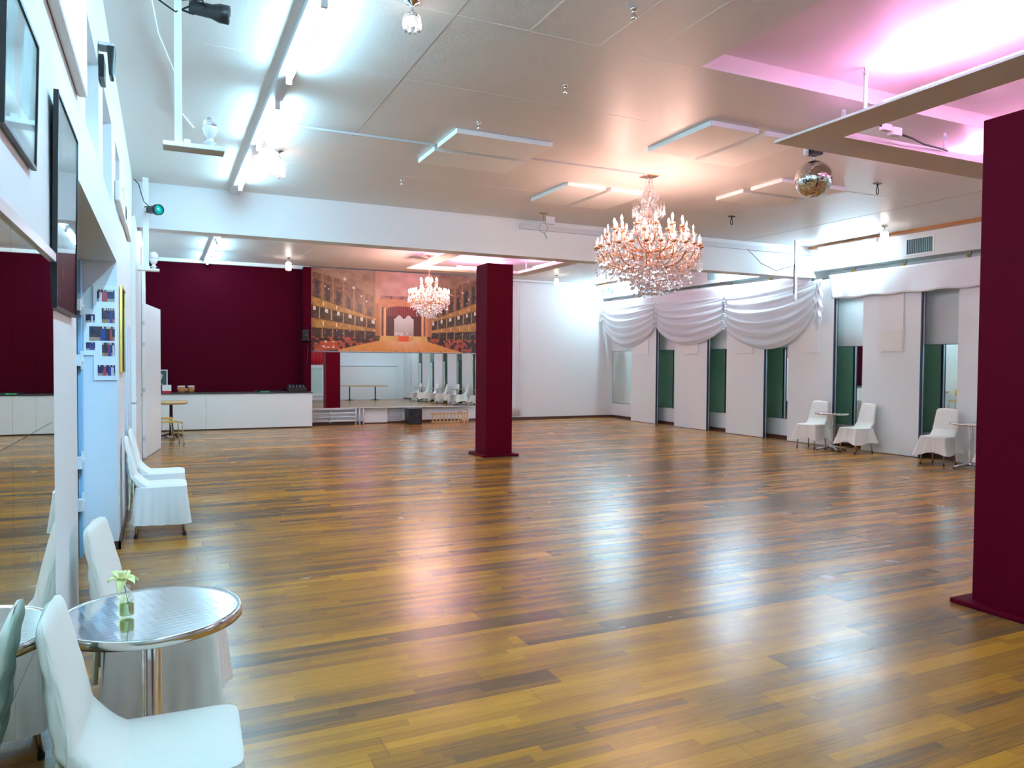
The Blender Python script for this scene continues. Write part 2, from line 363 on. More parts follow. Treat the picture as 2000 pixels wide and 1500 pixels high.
# mirror under the mural: leans very slightly forward and round
mm = thing('dance_mirror', 'long frameless mirror below the ballroom mural', 'mirror', (5.64, YB-0.14, 0.44))
bm = bmesh.new(); box(bm, -2.25, 2.25, -0.012, 0.0, 0, 1.43); o1 = obj('mirror_glass', bm, MIRROR, mm)
bm = bmesh.new(); box(bm, -2.26, 2.26, -0.02, 0.01, -0.018, 0.0); box(bm, 2.25, 2.27, -0.02, 0.01, -0.018, 1.43); box(bm, -2.27, -2.25, -0.02, 0.01, -0.018, 1.43); obj('edge_trim', bm, BOARD, mm)
mm.rotation_euler = (math.radians(-0.60), 0, math.radians(-0.25))
# mural mesh painted from a small procedural picture of a generic theatre ballroom
def paint_plane(name, w_, h_, nu, nv, fn, m, parent=None, thick=0.0):
    """picture in local XZ plane facing -Y; fn(u right, v up) -> rgb (linear)"""
    bm = bmesh.new(); vs = [[bm.verts.new((w_*(i/nu-0.5), 0, h_*j/nv)) for i in range(nu+1)] for j in range(nv+1)]
    lay = bm.loops.layers.float_color.new('print')
    for j in range(nv):
        for i in range(nu):
            f = bm.faces.new((vs[j][i], vs[j][i+1], vs[j+1][i+1], vs[j+1][i]))
            c = fn((i+0.5)/nu, (j+0.5)/nv)
            for l in f.loops: l[lay] = (*c, 1)
    return obj(name, bm, m, parent, fixn=False)
def hsh(a, b): 
    v = math.sin(a*127.1+b*311.7)*43758.5453; return v-math.floor(v)
def vnoise(x, y):
    i, j = math.floor(x), math.floor(y); fx, fy = x-i, y-j; fx = fx*fx*(3-2*fx); fy = fy*fy*(3-2*fy)
    return (hsh(i, j)*(1-fx)+hsh(i+1, j)*fx)*(1-fy)+(hsh(i, j+1)*(1-fx)+hsh(i+1, j+1)*fx)*fy
def mixc(a, b, t): t = max(0, min(1, t)); return tuple(a[i]*(1-t)+b[i]*t for i in range(3))
def mural_px(u, v):
    n = vnoise(u*70, v*34); n2 = vnoise(u*26+9, v*12+4); n3 = vnoise(u*150, v*70)
    cu = 0.535; side = (cu-0.17-u)/(cu-0.17) if u < cu else (u-cu-0.17)/(1-cu-0.17)   # 0 at the stage wall, 1 at the picture edge
    gold = (0.36, 0.16, 0.035); dark = (0.020, 0.010, 0.008); tan = (0.30, 0.15, 0.07); pale = (0.62, 0.42, 0.28)
    if v < 0.145 or (v < 0.165+0.0*u and side < 0):
        # floor, a trapezoid widening to the viewer
        ev = 0.145 if side >= 0 else 0.13
        edge = 0.36+0.55*(1-v/0.145) if u < cu else 0.0
        L = (0.155 if v < 0.02 else 0.155+(v-0.02)/0.115*0.22); R_ = 0.90-(v)/0.135*0.22
        if v < 0.135 and L < u < R_:
            c = mixc((0.62, 0.26, 0.05), (0.72, 0.42, 0.24), math.exp(-((u-cu)/0.12)**2)*0.9*(v/0.13)); return tuple(x*(0.9+0.15*n) for x in c)
    if side >= 0:
        s = side
        # balconies as bands whose height grows towards the picture edge
        b1l, b1h = 0.245+0.05*s*0.6, 0.285+0.15*s*0.85     # lower balcony front
        b2l, b2h = 0.385+0.18*s*0.9, 0.415+0.27*s*0.95    # upper balcony front
        if v > b2h:
            # boxes, columns and painted ceiling
            if v > 0.95-0.28*(1-s)**1.5 or v > 0.98:
                c = mixc((0.16, 0.085, 0.05), (0.36, 0.21, 0.12), n2*0.8+n*0.4)
            else:
                k = (s*6.2) % 1.0
                c = mixc((0.09, 0.04, 0.025), (0.26, 0.13, 0.06), n)
                if k < 0.16: c = mixc(gold, tan, 0.5)
                elif 0.35 < k < 0.8 and v < b2h+0.17*(0.4+s): c = mixc(dark, (0.12, 0.07, 0.04), n*0.7)
            if n3 > 0.965: c = (0.8, 0.7, 0.55)
            for (lu, lv, r) in ((0.19, 0.88, 0.02), (0.24, 0.78, 0.017), (0.285, 0.68, 0.014), (0.315, 0.62, 0.012), (0.08, 0.78, 0.01), (0.10, 0.75, 0.01), (0.9, 0.78, 0.015), (0.94, 0.70, 0.013)):
                d = math.hypot((u-lu)*2.05, v-lv)
                if d < r*1.3: c = mixc((0.85, 0.75, 0.62), c, d/(r*1.3))
            return c
        if b2l < v <= b2h or b1l < v <= b1h:
            t = (v-b2l)/(b2h-b2l) if v > b2l else (v-b1l)/(b1h-b1l)
            c = mixc((0.22, 0.09, 0.02), (0.52, 0.26, 0.05), 0.25+0.7*n)
            if t > 0.9 or t < 0.08: c = (0.13, 0.055, 0.015)
            if (s*5.0) % 1.0 < 0.07 and 0.3 < t < 0.75: c = (0.85, 0.62, 0.42)
            return c
        if b1h < v <= b2l:
            k = (s*5.5+0.3) % 1.0
            c = mixc(dark, (0.10, 0.055, 0.02), n)
            if k < 0.10: c = (0.42, 0.25, 0.10)
            if 0.35 < k < 0.6 and v > b2l-0.045: c = (0.7, 0.6, 0.45)
            return c
        # stalls under the lower balcony
        k = (s*6.0+0.1) % 1.0
        c = mixc(dark, (0.07, 0.03, 0.02), n)
        if v > 0.155 and k < 0.10: c = (0.32, 0.19, 0.05)
        if v > 0.21 and n3 > 0.90: c = (0.5, 0.45, 0.4)
        if v < 0.175 and n > 0.50: c = mixc((0.22, 0.03, 0.015), (0.5, 0.10, 0.04), n3)
        if u < 0.15 and 0.04 < v < 0.12 and u > 0.05: c = mixc((0.45, 0.07, 0.02), (0.8, 0.6, 0.5), 1 if n > 0.75 else 0)
        return c
    # centre: proscenium wall
    du = u-cu
    if v > 0.66:
        c = mixc((0.34, 0.16, 0.10), (0.62, 0.36, 0.26), n2*0.7+0.3*(1-abs(du)/0.2)); 
        if 0.66 < v < 0.70 and -0.14 < du < 0.14: c = (0.36, 0.15, 0.09) if n < 0.5 else (0.14, 0.08, 0.07)
        return c
    arch = 0.105
    top = 0.53+0.045*math.sqrt(max(0, 1-(du/arch)**2)) if abs(du) < arch else 0
    if abs(du) < arch and v < top and v > 0.20:
        # curtains and a pale painted backcloth
        sw = 0.44-0.022*math.cos(du*110)
        if abs(du) < 0.058 and v < sw:
            c = mixc((0.66, 0.62, 0.58), (0.40, 0.36, 0.28), (0.40-v)/0.18)
            if v < 0.25: c = mixc((0.25, 0.16, 0.12), (0.75, 0.66, 0.6), n3)
            return c
        c = mixc((0.11, 0.018, 0.018), (0.32, 0.07, 0.05), 0.5+0.5*math.sin(du*500))
        if v < 0.45: c = mixc(c, (0.03, 0.015, 0.01), 0.6)
        return c
    if v <= 0.20:
        if abs(du) < 0.031: return (0.70, 0.09, 0.01)
        if v > 0.135 and abs(du) < 0.14+0.1*(0.2-v): return mixc((0.55, 0.30, 0.08), (0.75, 0.45, 0.16), n2)
        return mixc(dark, gold, n*0.5)
    c = mixc((0.40, 0.15, 0.05), (0.66, 0.30, 0.13), n*0.4+0.35)
    k = abs(du)
    if 0.123 < k < 0.131 and v < 0.56: c = (0.10, 0.03, 0.015)
    if 0.108 < k < 0.116 and v < 0.55: c = (0.8, 0.45, 0.2)
    if k > 0.145 and v < 0.6 and math.sin(k*900) > 0: c = (0.28, 0.11, 0.03)
    return c
mu = thing('mural', 'wide printed mural of a gilded theatre ballroom above the long mirror', 'mural', (5.65, YB-0.20, 1.90))
paint_plane('printed_sheet', 4.55, 2.10, 340, 150, mural_px, PRINT, mu)
bxo('backing_board', BLACK, (-2.275, 2.275, 0.004, 0.03, 0, 2.10), mu)
bm = bmesh.new(); tube(bm, [(-2.29, 0.01, -0.01), (2.29, 0.01, -0.01)], 0.014); obj('bottom_bar', bm, GREY, mu)
for k in range(7):
    bm = bmesh.new(); lathe(bm, [(0, 0), (0.014, 0), (0.014, 0.02), (0, 0.02)], 8, (-1.9+k*0.62, -0.004, 0.01)); obj('eyelet', bm, BLACK, mu)

# ------------------------------------------------------------------ counter and things on it
ct = thing('counter_cabinet', 'long white cabinet counter with dark top under the crimson wall', 'cabinet', (1.5, 18.8, 0))
bm = bmesh.new(); box(bm, -1.84, -0.585, 0, 0.58, 0.03, 0.85); box(bm, -0.58+0.0, 1.85, 0, 0.58, 0.03, 0.85); obj('carcass', bm, BOARD, ct)
bxo('plinth', WOODB, (-1.84, 1.85, 0.03, 0.58, 0, 0.03), ct)
bxo('worktop', DARKTOP, (-1.84, 1.86, -0.02, 0.58, 0.85, 0.875), ct)
def frame_pic(name, label, cat, loc, rot, w_, h_, fw, fm, fn, nu, nv, d=0.02, group=None):
    t = thing(name, label, cat, loc, 0, group); t.rotation_euler = rot
    bm = bmesh.new()
    box(bm, -w_/2, w_/2, 0, d, 0, fw); box(bm, -w_/2, w_/2, 0, d, h_-fw, h_); box(bm, -w_/2, -w_/2+fw, 0, d, fw, h_-fw); box(bm, w_/2-fw, w_/2, 0, d, fw, h_-fw)
    obj('frame', bm, fm, t); bxo('backing', BLACK, (-w_/2+0.002, w_/2-0.002, d*0.6, d, 0.002, h_-0.002), t)
    o = paint_plane('print', w_-2*fw, h_-2*fw, nu, nv, fn, PRINT, t); o.location = (0, d*0.45, fw)
    return t
def px_poster(u, v):
    n = vnoise(u*9, v*11)
    if abs(u-0.5-0.12*math.sin(v*9)) < 0.13*(0.4+n) and 0.2 < v < 0.85: return (0.55, 0.52, 0.32)
    if v < 0.15: return (0.25, 0.4, 0.2)
    return (0.02, 0.05, 0.05)
frame_pic('framed_poster', 'small white-framed dark poster standing on the counter by the door edge', 'picture', (-0.045, 19.2, 0.875), (math.radians(-6), 0, 0), 0.30, 0.54, 0.02, WHITE, px_poster, 14, 24)
t = thing('gift_box', 'white and red box with a dark band on the counter end', 'box', (0.02, 18.95, 0.875))
bxo('lower_box', mat('red_card', (0.6, 0.02, 0.04), 0.5), (-0.14, 0.16, -0.1, 0.1, 0, 0.055), t)
bxo('upper_box', WHITE, (-0.14, 0.16, -0.1, 0.1, 0.055, 0.19), t); bxo('band', DARKBLUE, (-0.06, -0.03, -0.103, 0.103, 0.0, 0.193), t)
bg = thing('bongo_drums', 'pair of small orange bongo drums on the counter', 'drums', (0.50, 19.0, 0.875))
for s, r in ((-1, 0.085), (1, 0.078)):
    bm = bmesh.new(); lathe(bm, [(r*0.78, 0), (r*0.9, 0.06), (r, 0.14), (r*0.98, 0.155)], 20, (s*0.105, 0, 0)); sh = obj('drum_shell', bm, WOODO, bg)
    bm = bmesh.new(); lathe(bm, [(r*0.97, 0.154), (r*1.02, 0.156), (r*1.0, 0.166), (0, 0.170)], 20, (s*0.105, 0, 0)); obj('drum_head', bm, SKIN, sh)
    bm = bmesh.new()
    for k in range(5):
        a = k*2*PI/5+0.4; tube(bm, [(s*0.105+r*1.04*math.cos(a), r*1.04*math.sin(a), 0.03), (s*0.105+r*1.04*math.cos(a), r*1.04*math.sin(a), 0.16)], 0.004, 6)
    lathe(bm, [(r*1.02, 0.14), (r*1.05, 0.14), (r*1.05, 0.155), (r*1.02, 0.155)], 20, (s*0.105, 0, 0)); obj('tuning_hardware', bm, CHROME, sh)
bxo('bridge', WOODO, (-0.03, 0.03, -0.03, 0.03, 0.04, 0.11), bg)
t = thing('green_folder', 'flat green and black folder lying on the counter', 'folder', (2.25, 18.95, 0.875))
bxo('green_cover', GREENP, (-0.10, 0.10, -0.1, 0.1, 0, 0.022), t); bxo('black_tray', BLACK, (-0.22, 0.42, 0.1, 0.25, 0, 0.035), t)
t = thing('music_mixer', 'low black audio mixer at the right end of the counter', 'mixer', (3.02, 18.98, 0.875))
bm = bmesh.new(); vs = box(bm, -0.24, 0.2, -0.17, 0.2, 0, 0.10)
for v in bm.verts:
    if v.co.y > 0 and v.co.z > 0.05: v.co.z = 0.19; v.co.x *= 0.9
obj('housing', bm, BLACK, t, bevel=0.01)
for i in range(5):
    for j in range(2):
        bm = bmesh.new(); lathe(bm, [(0.012, 0), (0.010, 0.02), (0, 0.02)], 8, (-0.18+i*0.08, -0.10+j*0.1, 0.105+j*0.03)); obj('knob', bm, GREY, t)
t = thing('shelf_speaker', 'small black speaker on a bracket at the crimson wall edge', 'speaker', (3.22, YB-0.40, 2.15))
bxo('cabinet', BLACK, (-0.07, 0.07, -0.07, 0.09, 0.02, 0.27), t, bevel=0.008); bxo('bracket', BLACKM, (-0.12, 0.12, -0.04, 0.12, 0, 0.02), t)
bm = bmesh.new(); lathe(bm, [(0.045, 0), (0.03, 0.01), (0, 0.004)], 16); o = obj('cone', bm, BLACKM, t, loc=(0, -0.072, 0.11)); o.rotation_euler = (PI/2, 0, 0)
bm = bmesh.new(); tube(bm, [(3.30, YB-0.30, 1.45), (3.27, YB-0.32, 1.6), (3.30, YB-0.30, 1.9), (3.26, YB-0.30, 2.15)], 0.008, 6); tag(obj('speaker_cable', bm, BLACK), 'black cable running down the edge of the crimson wall', 'cable')

# ------------------------------------------------------------------ under the mirror: heating pipes, wall patch, grille, subwoofer, rack
t = thing('heating_pipes', 'white horizontal heating pipes under the left end of the long mirror', 'radiator', (4.05, YB-0.115, 0))
for z in (0.10, 0.20, 0.30, 0.40):
    bm = bmesh.new(); tube(bm, [(-0.64, 0, z), (0.45, 0, z), (0.52, 0, z-0.02 if z < 0.15 else z)], 0.022, 10); obj('pipe', bm, GREYP, t)
bm = bmesh.new()
for x in (0.50, 0.60, 0.70): tube(bm, [(x, 0.0, 0.0), (x, 0.0, 0.46)], 0.024, 10)
obj('riser_pipes', bm, GREYP, t)
bm = bmesh.new()
for x in (-0.15,): box(bm, x-0.02, x+0.02, 0.02, 0.11, 0.05, 0.44)
obj('wall_bracket', bm, GREYP, t)
t = thing('vent_grille', 'grey slatted wall grille low on the wall beside the subwoofer', 'grille', (5.63, YB-0.03, 0.05))
bm = bmesh.new(); box(bm, -0.19, 0.19, 0, 0.03, 0, 0.38); obj('panel', bm, GREY, t)
bm = bmesh.new()
for k in range(9): box(bm, -0.18, 0.18, -0.012, 0.004, 0.02+k*0.04, 0.035+k*0.04)
obj('slats', bm, GREYP, t)
t = thing('subwoofer', 'black cube subwoofer on the floor below the long mirror', 'speaker', (6.0, 18.95, 0))
bxo('cabinet', BLACK, (-0.18, 0.18, -0.2, 0.2, 0.0, 0.42), t, bevel=0.012)
bm = bmesh.new(); lathe(bm, [(0.06, 0), (0.055, 0.012), (0.04, -0.01), (0, -0.02)], 20); o = obj('port', bm, BLACKM, t, loc=(0.10, -0.202, 0.30)); o.rotation_euler = (PI/2, 0, 0)
bm = bmesh.new(); lathe(bm, [(0.10, 0), (0.095, 0.008), (0.08, 0.0), (0.02, -0.012), (0, -0.005)], 20); o = obj('driver', bm, BLACKM, t, loc=(-0.03, -0.203, 0.14)); o.rotation_euler = (PI/2, 0, 0)
t = thing('wooden_rack', 'low slatted wooden rack standing on the floor by the far pillar', 'rack', (7.05, 19.05, 0))
for z in (0.025, 0.245): bxo('rail', WOODL, (-0.52, 0.32, -0.02, 0.02, z-0.02, z+0.02), t)
for k in range(8): bxo('slat', WOODL, (-0.50+k*0.105, -0.47+k*0.105, -0.035, -0.02, 0.0, 0.28), t)
bxo('end_block', WOODL, (0.34, 0.54, -0.06, 0.06, 0.05, 0.10), t); bxo('end_block', WOODL, (0.34, 0.54, -0.06, 0.06, 0.22, 0.27), t)
for x in (0.36, 0.42, 0.50): bxo('end_slat', WOODL, (x-0.015, x+0.015, -0.075, -0.06, 0.0, 0.28), t)
bm = bmesh.new(); tube(bm, [(0.25, 0, 0.28), (0.38, 0.0, 0.35), (0.50, 0.0, 0.36), (0.54, 0, 0.28)], 0.012, 6); obj('handle', bm, WOODO, t)
bm = bmesh.new(); box(bm, 4.78, 5.42, YB-0.02, YB, 0.03, 0.42); struct('trim_30', bm, BOARD)
# drape beside the pillar on the back wall
bm = bmesh.new()
grid(bm, lambda u, v: (8.99+0.28*u*(1+0.15*v), YB-0.07+0.035*math.sin(u*22+1.5*v)*(0.5+0.5*v), 3.95-3.83*v), 36, 14)
t = tag(obj('hanging_curtain', bm, DRAPE, solid=0.004), 'narrow white curtain hanging on the back wall right of the pillar', 'curtain')
bm = bmesh.new(); tube(bm, [(8.9, YB-0.07, 3.96), (11.2, YB-0.07, 3.96)], 0.012, 8); 
for x in (9.2, 11.1): box(bm, x-0.01, x+0.01, YB-0.07, YB, 3.95, 3.97)
tag(obj('curtain_rail', bm, GREYP), 'thin curtain rail along the top of the white back wall', 'rail')

# ------------------------------------------------------------------ right side: partition panels, mirrors, pads
PT = [(16.70, 17.87), (14.60, 15.87), (12.68, 13.90), (10.79, 11.97), (8.90, 10.10), (6.98, 8.21), (5.05, 6.25), (3.1, 4.3), (1.15, 2.35), (-0.8, 0.4)]
plab = ['farthest white partition panel, next to the far corner', 'second white partition panel from the far corner', 'third white partition panel from the far corner', 'fourth white partition panel from the far corner, behind a draped chair', 'white partition panel under the flat valance with a frayed cloth pad', 'white partition panel beside the near crimson pillar', 'white partition panel seen only in the long mirror, far right', 'white partition panel seen only in the long mirror, second from right', 'white partition panel seen only in the long mirror, third from right', 'white partition panel seen only in the long mirror, nearest its corner']
pad_lab = ['farthest white acoustic pad high on a panel', 'white acoustic pad on the second panel from the far corner', 'white acoustic pad on the third panel, below the large swag', 'white acoustic pad below the ruffled swag end', 'white cloth pad with frayed lower edge under the flat valance', 'white acoustic pad cut by the near pillar edge']
for k, (a, b) in enumerate(PT):
    x0 = 12.13
    t = thing('partition_panel', plab[k], 'partition panel', (x0, a, 0), 0, 'white partition panels along the right wall')
    L_ = b-a; ZT = 3.36
    bxo('board', BOARD, (0, 0.045, 0.0, L_, 0.012, ZT), t)
    bxo('back_board', GREENB, (0.0465, 0.078, 0.02, L_-0.02, 0.03, ZT), t)
    bxo('dark_gasket', DARKBLUE, (-0.002, 0.028, -0.030, -0.001, 0.0, ZT), t)
    bxo('aluminium_profile', ALU, (0.029, 0.066, -0.030, -0.001, 0.0, ZT), t)
    bxo('dark_gasket', DARKBLUE, (0.067, 0.085, -0.030, -0.001, 0.0, ZT), t)
    if k < 6:
        pt = thing('acoustic_pad', pad_lab[k], 'acoustic pad', (x0, a+0.32, 1.885), 0, 'white acoustic pads on the partition panels')
        if k == 4:
            bm = bmesh.new(); box(bm, -0.035, -0.001, 0, 0.53, 0.02, 1.35); obj('pad', bm, PAD, pt, bevel=0.006)
            bm = bmesh.new()
            rr = random.Random(3)
            for q in range(22):
                y = 0.01+q*0.0235; hh = rr.uniform(0.01, 0.045)
                box(bm, -0.045, -0.036, y, y+0.022, 0.02-hh+0.01, 0.4)
            obj('frayed_cloth', bm, CLOTH, pt)
        else:
            bxo('pad', PAD, (-0.035, -0.001, 0, 0.53, 0, 1.25), pt, bevel=0.006)
MY = [17.05, 15.1, 13.17, 11.25, 9.3, 7.4, 5.45, 3.5, 1.55, -0.4, -2.3]
edges = [19.46, 18.0, 16.1, 14.1, 12.15, 10.2, 8.3, 6.4, 4.5, 2.6, 0.7, -1.2, -3.0]
edges = [19.36, 17.85, 15.85, 13.9, 11.95, 10.05, 8.15, 6.2, 4.25, 2.3, 0.35, -1.6]
ml = ['pale wall mirror strip in the far right corner', 'mirror strip behind the first and second panels', 'mirror strip behind the second and third panels', 'mirror strip behind the third and fourth panels, showing an orange patch', 'mirror strip behind the fourth and fifth panels, showing the crimson wall', 'mirror strip behind the panels showing a yellow chair', 'mirror strip behind the near crimson pillar', 'mirror strip seen in the long mirror, rightmost', 'mirror strip seen in the long mirror, second from its right', 'mirror strip seen in the long mirror, third from its right', 'mirror strip seen in the long mirror, fourth from its right']
for k in range(11):
    b, a = edges[k], edges[k+1]
    t = thing('mirror_strip', ml[k], 'mirror', (XR, (a+b)/2, 0.455), 0, 'mirrors behind the partition panels')
    h = (b-a)/2-0.01
    bxo('glass', MIRS, (-0.014, -0.001, -h, h, 0, 1.55), t)
    bm = bmesh.new(); box(bm, -0.018, -0.001, -h, h, -0.014, -0.001); box(bm, -0.018, -0.001, -h, h, 1.551, 1.562); box(bm, -0.018, -0.001, h+0.001, h+0.009, -0.014, 1.562)
    obj('edge_strip', bm, MEDGE, t)

# ---- swags and valance
def swag(name, label, yL, yR, zl, zr, gl, gr, low, opn=SHEER, x=12.03):
    t = thing(name, label, 'swag', (x, (yL+yR)/2, 0), 0, 'white swags over the partition panels')
    bm = bmesh.new(); ym = (yL+yR)/2
    def fn(u, v):
        y = yL+(yR-yL)*u
        ztop = zl+(zr-zl)*u; zg = gl+(gr-gl)*u
        s = 4*u*(1-u); s = s**0.80
        depth = v
        zend = ztop+(zg-ztop)*depth**1.1
        sag = ((zg-low)*depth+0.18*depth*(1-depth))*s
        fold = math.sin(depth*2*PI*5.5+1.2*math.sin(u*3))*(0.25+0.75*s)*(0.15+0.85*min(1, depth*2))
        fold2 = math.sin(depth*2*PI*12.5+u*7)*0.25*s
        xx = -0.09*s*math.sin(PI*min(1, depth*1.1))**1 - 0.036*(fold+fold2)
        # gather towards the ends
        yy = y
        return (xx, yy-ym, zend-sag+0.010*fold)
    grid(bm, fn, 44, 66)
    obj('drape', bm, opn, t, solid=0.003)
    bm = bmesh.new()
    for q in range(14):
        uu = 0.0; z = zl+(gl-zl)*q/13
        lathe(bm, [(0, -0.02), (0.030, -0.008), (0.022, 0.02), (0, 0.035)], 7, (-0.03+0.02*math.sin(q*2.3), yL-ym-0.03*math.sin(q*1.7), z))
    obj('gathered_end', bm, DRAPE, t)
    return t
swag('swag', 'farthest white swag, in the corner beyond the chandelier', 19.30, 16.68, 3.36, 3.27, 2.92, 2.62, 2.12)
swag('swag', 'middle white swag right below the chandelier', 16.56, 13.96, 3.27, 3.23, 2.62, 2.46, 2.13)
s3 = swag('swag', 'largest white swag with a ruffled end near the beam', 13.84, 11.18, 3.23, 3.34, 2.46, 2.72, 1.98)
bm = bmesh.new()
def tail(u, v):
    a = u*5*PI
    return (-0.05-0.035*math.sin(a+v*3), -1.33-0.13-0.16*(u-0.5)*(1-0.25*v)+0.02*math.sin(v*23+u*3), 3.36-(1.02-0.22*abs(math.sin(u*6)))*v)
grid(bm, tail, 40, 30); obj('ruffled_tail', bm, DRAPE, s3, solid=0.003)
bm = bmesh.new(); grid(bm, lambda u, v: (12.082+0.006*math.sin(u*60), 19.34-8.0*u, 3.50-0.36*v-0.02*math.sin(u*PI*3)), 90, 4)
tag(obj('valance_band', bm, mat('blush_band', (0.80, 0.76, 0.78), 0.8), solid=0.004), 'long flat pinkish-white fabric band behind the three swags', 'valance')
bm = bmesh.new()
def val(u, v):
    y = 10.86-(0.12*v*(1-u)) - 8.6*u
    w1 = 0.018*math.sin(u*46+v*2)*v+0.03*math.sin(u*150)*v*v*math.exp(-u*7)
    return (12.06-0.04*v-w1, y, 3.425-0.49*v+0.012*math.sin(u*75)*v*v)
grid(bm, val, 160, 12)
tag(obj('valance', bm, DRAPE, solid=0.004), 'straight white cloth valance left of the near crimson pillar', 'valance')
# small lamps on the ledge above the valances
for k, y in enumerate((17.6, 16.4, 15.1, 13.9, 12.6, 10.4, 9.3, 8.1)):
    t = thing('ledge_spotlight', ['tiny brass spotlight above the farthest swag', 'tiny brass spotlight between the first and middle swags', 'tiny brass spotlight above the middle swag', 'tiny brass spotlight between the middle and largest swags', 'tiny brass spotlight above the largest swag', 'tiny brass spotlight at the far end of the flat valance', 'tiny brass spotlight above the middle of the flat valance', 'tiny brass spotlight above the valance by the near pillar'][k], 'spotlight', (12.20, y, 3.465 if k > 4 else 3.515), 0, 'tiny spotlights above the valances')
    bm = bmesh.new(); lathe(bm, [(0.012, -0.03), (0.022, -0.02), (0.028, 0.03), (0.0, 0.03)], 10); o = obj('head', bm, GOLD, t); o.rotation_euler = (0, -PI/2+0.2, 0)
    bm = bmesh.new(); tube(bm, [(0, 0, 0), (0.05, 0, 0.03), (0.06, 0, 0.085)], 0.006, 6); obj('arm', bm, BLACKM, t)
# box details: air vent near, far exit sign
t = thing('air_vent', 'slatted air vent in the white box above the flat valance', 'vent', (12.1, 8.93, 3.75))
bm = bmesh.new(); box(bm, -0.012, 0, -0.28, 0.28, -0.16, -0.13); box(bm, -0.012, 0, -0.28, 0.28, 0.13, 0.16); box(bm, -0.012, 0, -0.28, -0.25, -0.13, 0.13); box(bm, -0.012, 0, 0.25, 0.28, -0.13, 0.13); obj('frame', bm, BOARD, t)
bm = bmesh.new()
for q in range(14): box(bm, -0.008, 0.0, -0.245+q*0.035, -0.225+q*0.035, -0.13, 0.13)
obj('slats', bm, VENT, t); bxo('backing', DARK, (-0.001, 0.0, -0.25, 0.25, -0.13, 0.13), t)
t = thing('air_vent', 'air vent in the far white box behind the hanging chandelier', 'vent', (12.1, 14.35, 3.80))
bm = bmesh.new()
for q in range(14): box(bm, -0.008, 0.0, -0.245+q*0.035, -0.225+q*0.035, -0.12, 0.12)
obj('slats', bm, VENT, t); bxo('frame', BOARD, (-0.004, 0.0, -0.27, 0.27, -0.14, 0.14), t)
t = thing('exit_sign', 'clear emergency exit sign with green running figure at the far right corner', 'exit sign', (12.02, 18.9, 3.66))
bxo('clear_plate', clear('sign_plate', (0.7, 1, 0.9), 0.25, 0.1, (0.85, 1, 0.95)), (-0.004, 0.004, -0.42, 0.42, 0.0, 0.34), t)
EX = mat('exit_green', (0.02, 0.42, 0.30), 0.4)
bm = bmesh.new()
def bar(a, b, wd):
    a = Vector((-0.006, *a)); b = Vector((-0.006, *b)); tube(bm, [a, b], wd, 6)
lathe(bm, [(0, -0.022), (0.022, 0), (0, 0.022)], 8, (-0.006, 0.02, 0.285))
bar((0.02, 0.25), (0.05, 0.16), 0.018); bar((0.05, 0.16), (0.0, 0.10), 0.013); bar((0.0, 0.10), (0.02, 0.04), 0.012); bar((0.05, 0.16), (0.11, 0.12), 0.013); bar((0.11, 0.12), (0.15, 0.07), 0.012)
bar((0.02, 0.24), (-0.05, 0.20), 0.010); bar((0.03, 0.24), (0.09, 0.22), 0.010)
obj('running_figure', bm, EX, t)
bm = bmesh.new(); box(bm, -0.008, -0.004, -0.22, -0.12, 0.04, 0.26); obj('door_symbol', bm, EX, t)
bm = bmesh.new(); tube(bm, [(-0.006, 0.36, 0.15), (-0.006, 0.24, 0.15)], 0.010, 6); tube(bm, [(-0.006, 0.31, 0.20), (-0.006, 0.37, 0.15), (-0.006, 0.31, 0.10)], 0.010, 6); obj('arrow', bm, EX, t)
bm = bmesh.new(); box(bm, -0.02, 0.08, -0.42, 0.42, 0.34, 0.37); obj('rail', bm, BOARD, t)

# ------------------------------------------------------------------ fluorescent lights
def tube_light(parent, p0, p1, holder=WHITE, m=TUBE, r=0.019):
    bm = bmesh.new(); tube(bm, [p0, p1], r, 10); o = obj('tube', bm, m, parent)
    d = (Vector(p1)-Vector(p0)).normalized()
    for p, s in ((Vector(p0), -1), (Vector(p1), 1)):
        bm = bmesh.new(); q = p+d*s*0.014; box(bm, q.x-0.022, q.x+0.022, q.y-0.014, q.y+0.014, q.z-0.03, q.z+0.06)
        obj('end_holder', bm, holder, parent)
def strip(label, x, z, y0, y1, tubes, wd=0.055, dx=0.035):
    t = thing('fluorescent_strip', label, 'strip light', (x, y0, z), 0, 'fluorescent strip lights')
    bxo('channel', GREYP, (-wd, wd*1.15, 0, y1-y0, 0.0, ZC-z-0.001), t)
    for a, b in tubes: tube_light(t, (dx-0.01, a-y0, -0.042), (dx-0.01, b-y0, -0.042), m=TUBEL)
    return t
strip('long three-tube strip light on the ceiling toward the beam', 0.93, 3.975, -3.0, 11.29, [(-2.6, -1.1), (-0.5, 1.0), (1.3, 2.75), (3.0, 4.5), (4.95, 6.41), (7.10, 8.57), (9.07, 10.65)])
strip('strip light in the far bay above the crimson wall', 0.95, 3.975, 11.63, 19.28, [(11.9, 13.4), (13.95, 15.40), (15.83, 17.45), (17.74, 19.15)])
t = thing('fluorescent_batten', 'lit batten light along the white box near the flat valance', 'strip light', (11.93, 9.62, 3.955), 0, 'fluorescent battens by the right wall')
bxo('channel', WHITE, (-0.075, 0.04, 0, 1.36, 0.0, 0.028), t); tube_light(t, (-0.03, 0.04, -0.03), (-0.03, 1.32, -0.03))
t = thing('fluorescent_batten', 'lit batten light in the far right corner', 'strip light', (11.95, 17.6, 3.955), 0, 'fluorescent battens by the right wall')
bxo('channel', WHITE, (-0.075, 0.04, 0, 1.75, 0.0, 0.028), t); tube_light(t, (-0.03, 0.04, -0.03), (-0.03, 1.7, -0.03))
t = thing('fluorescent_batten', 'lit batten light hidden behind the beam near the chandelier', 'strip light', (11.95, 12.4, 3.955), 0, 'fluorescent battens by the right wall')
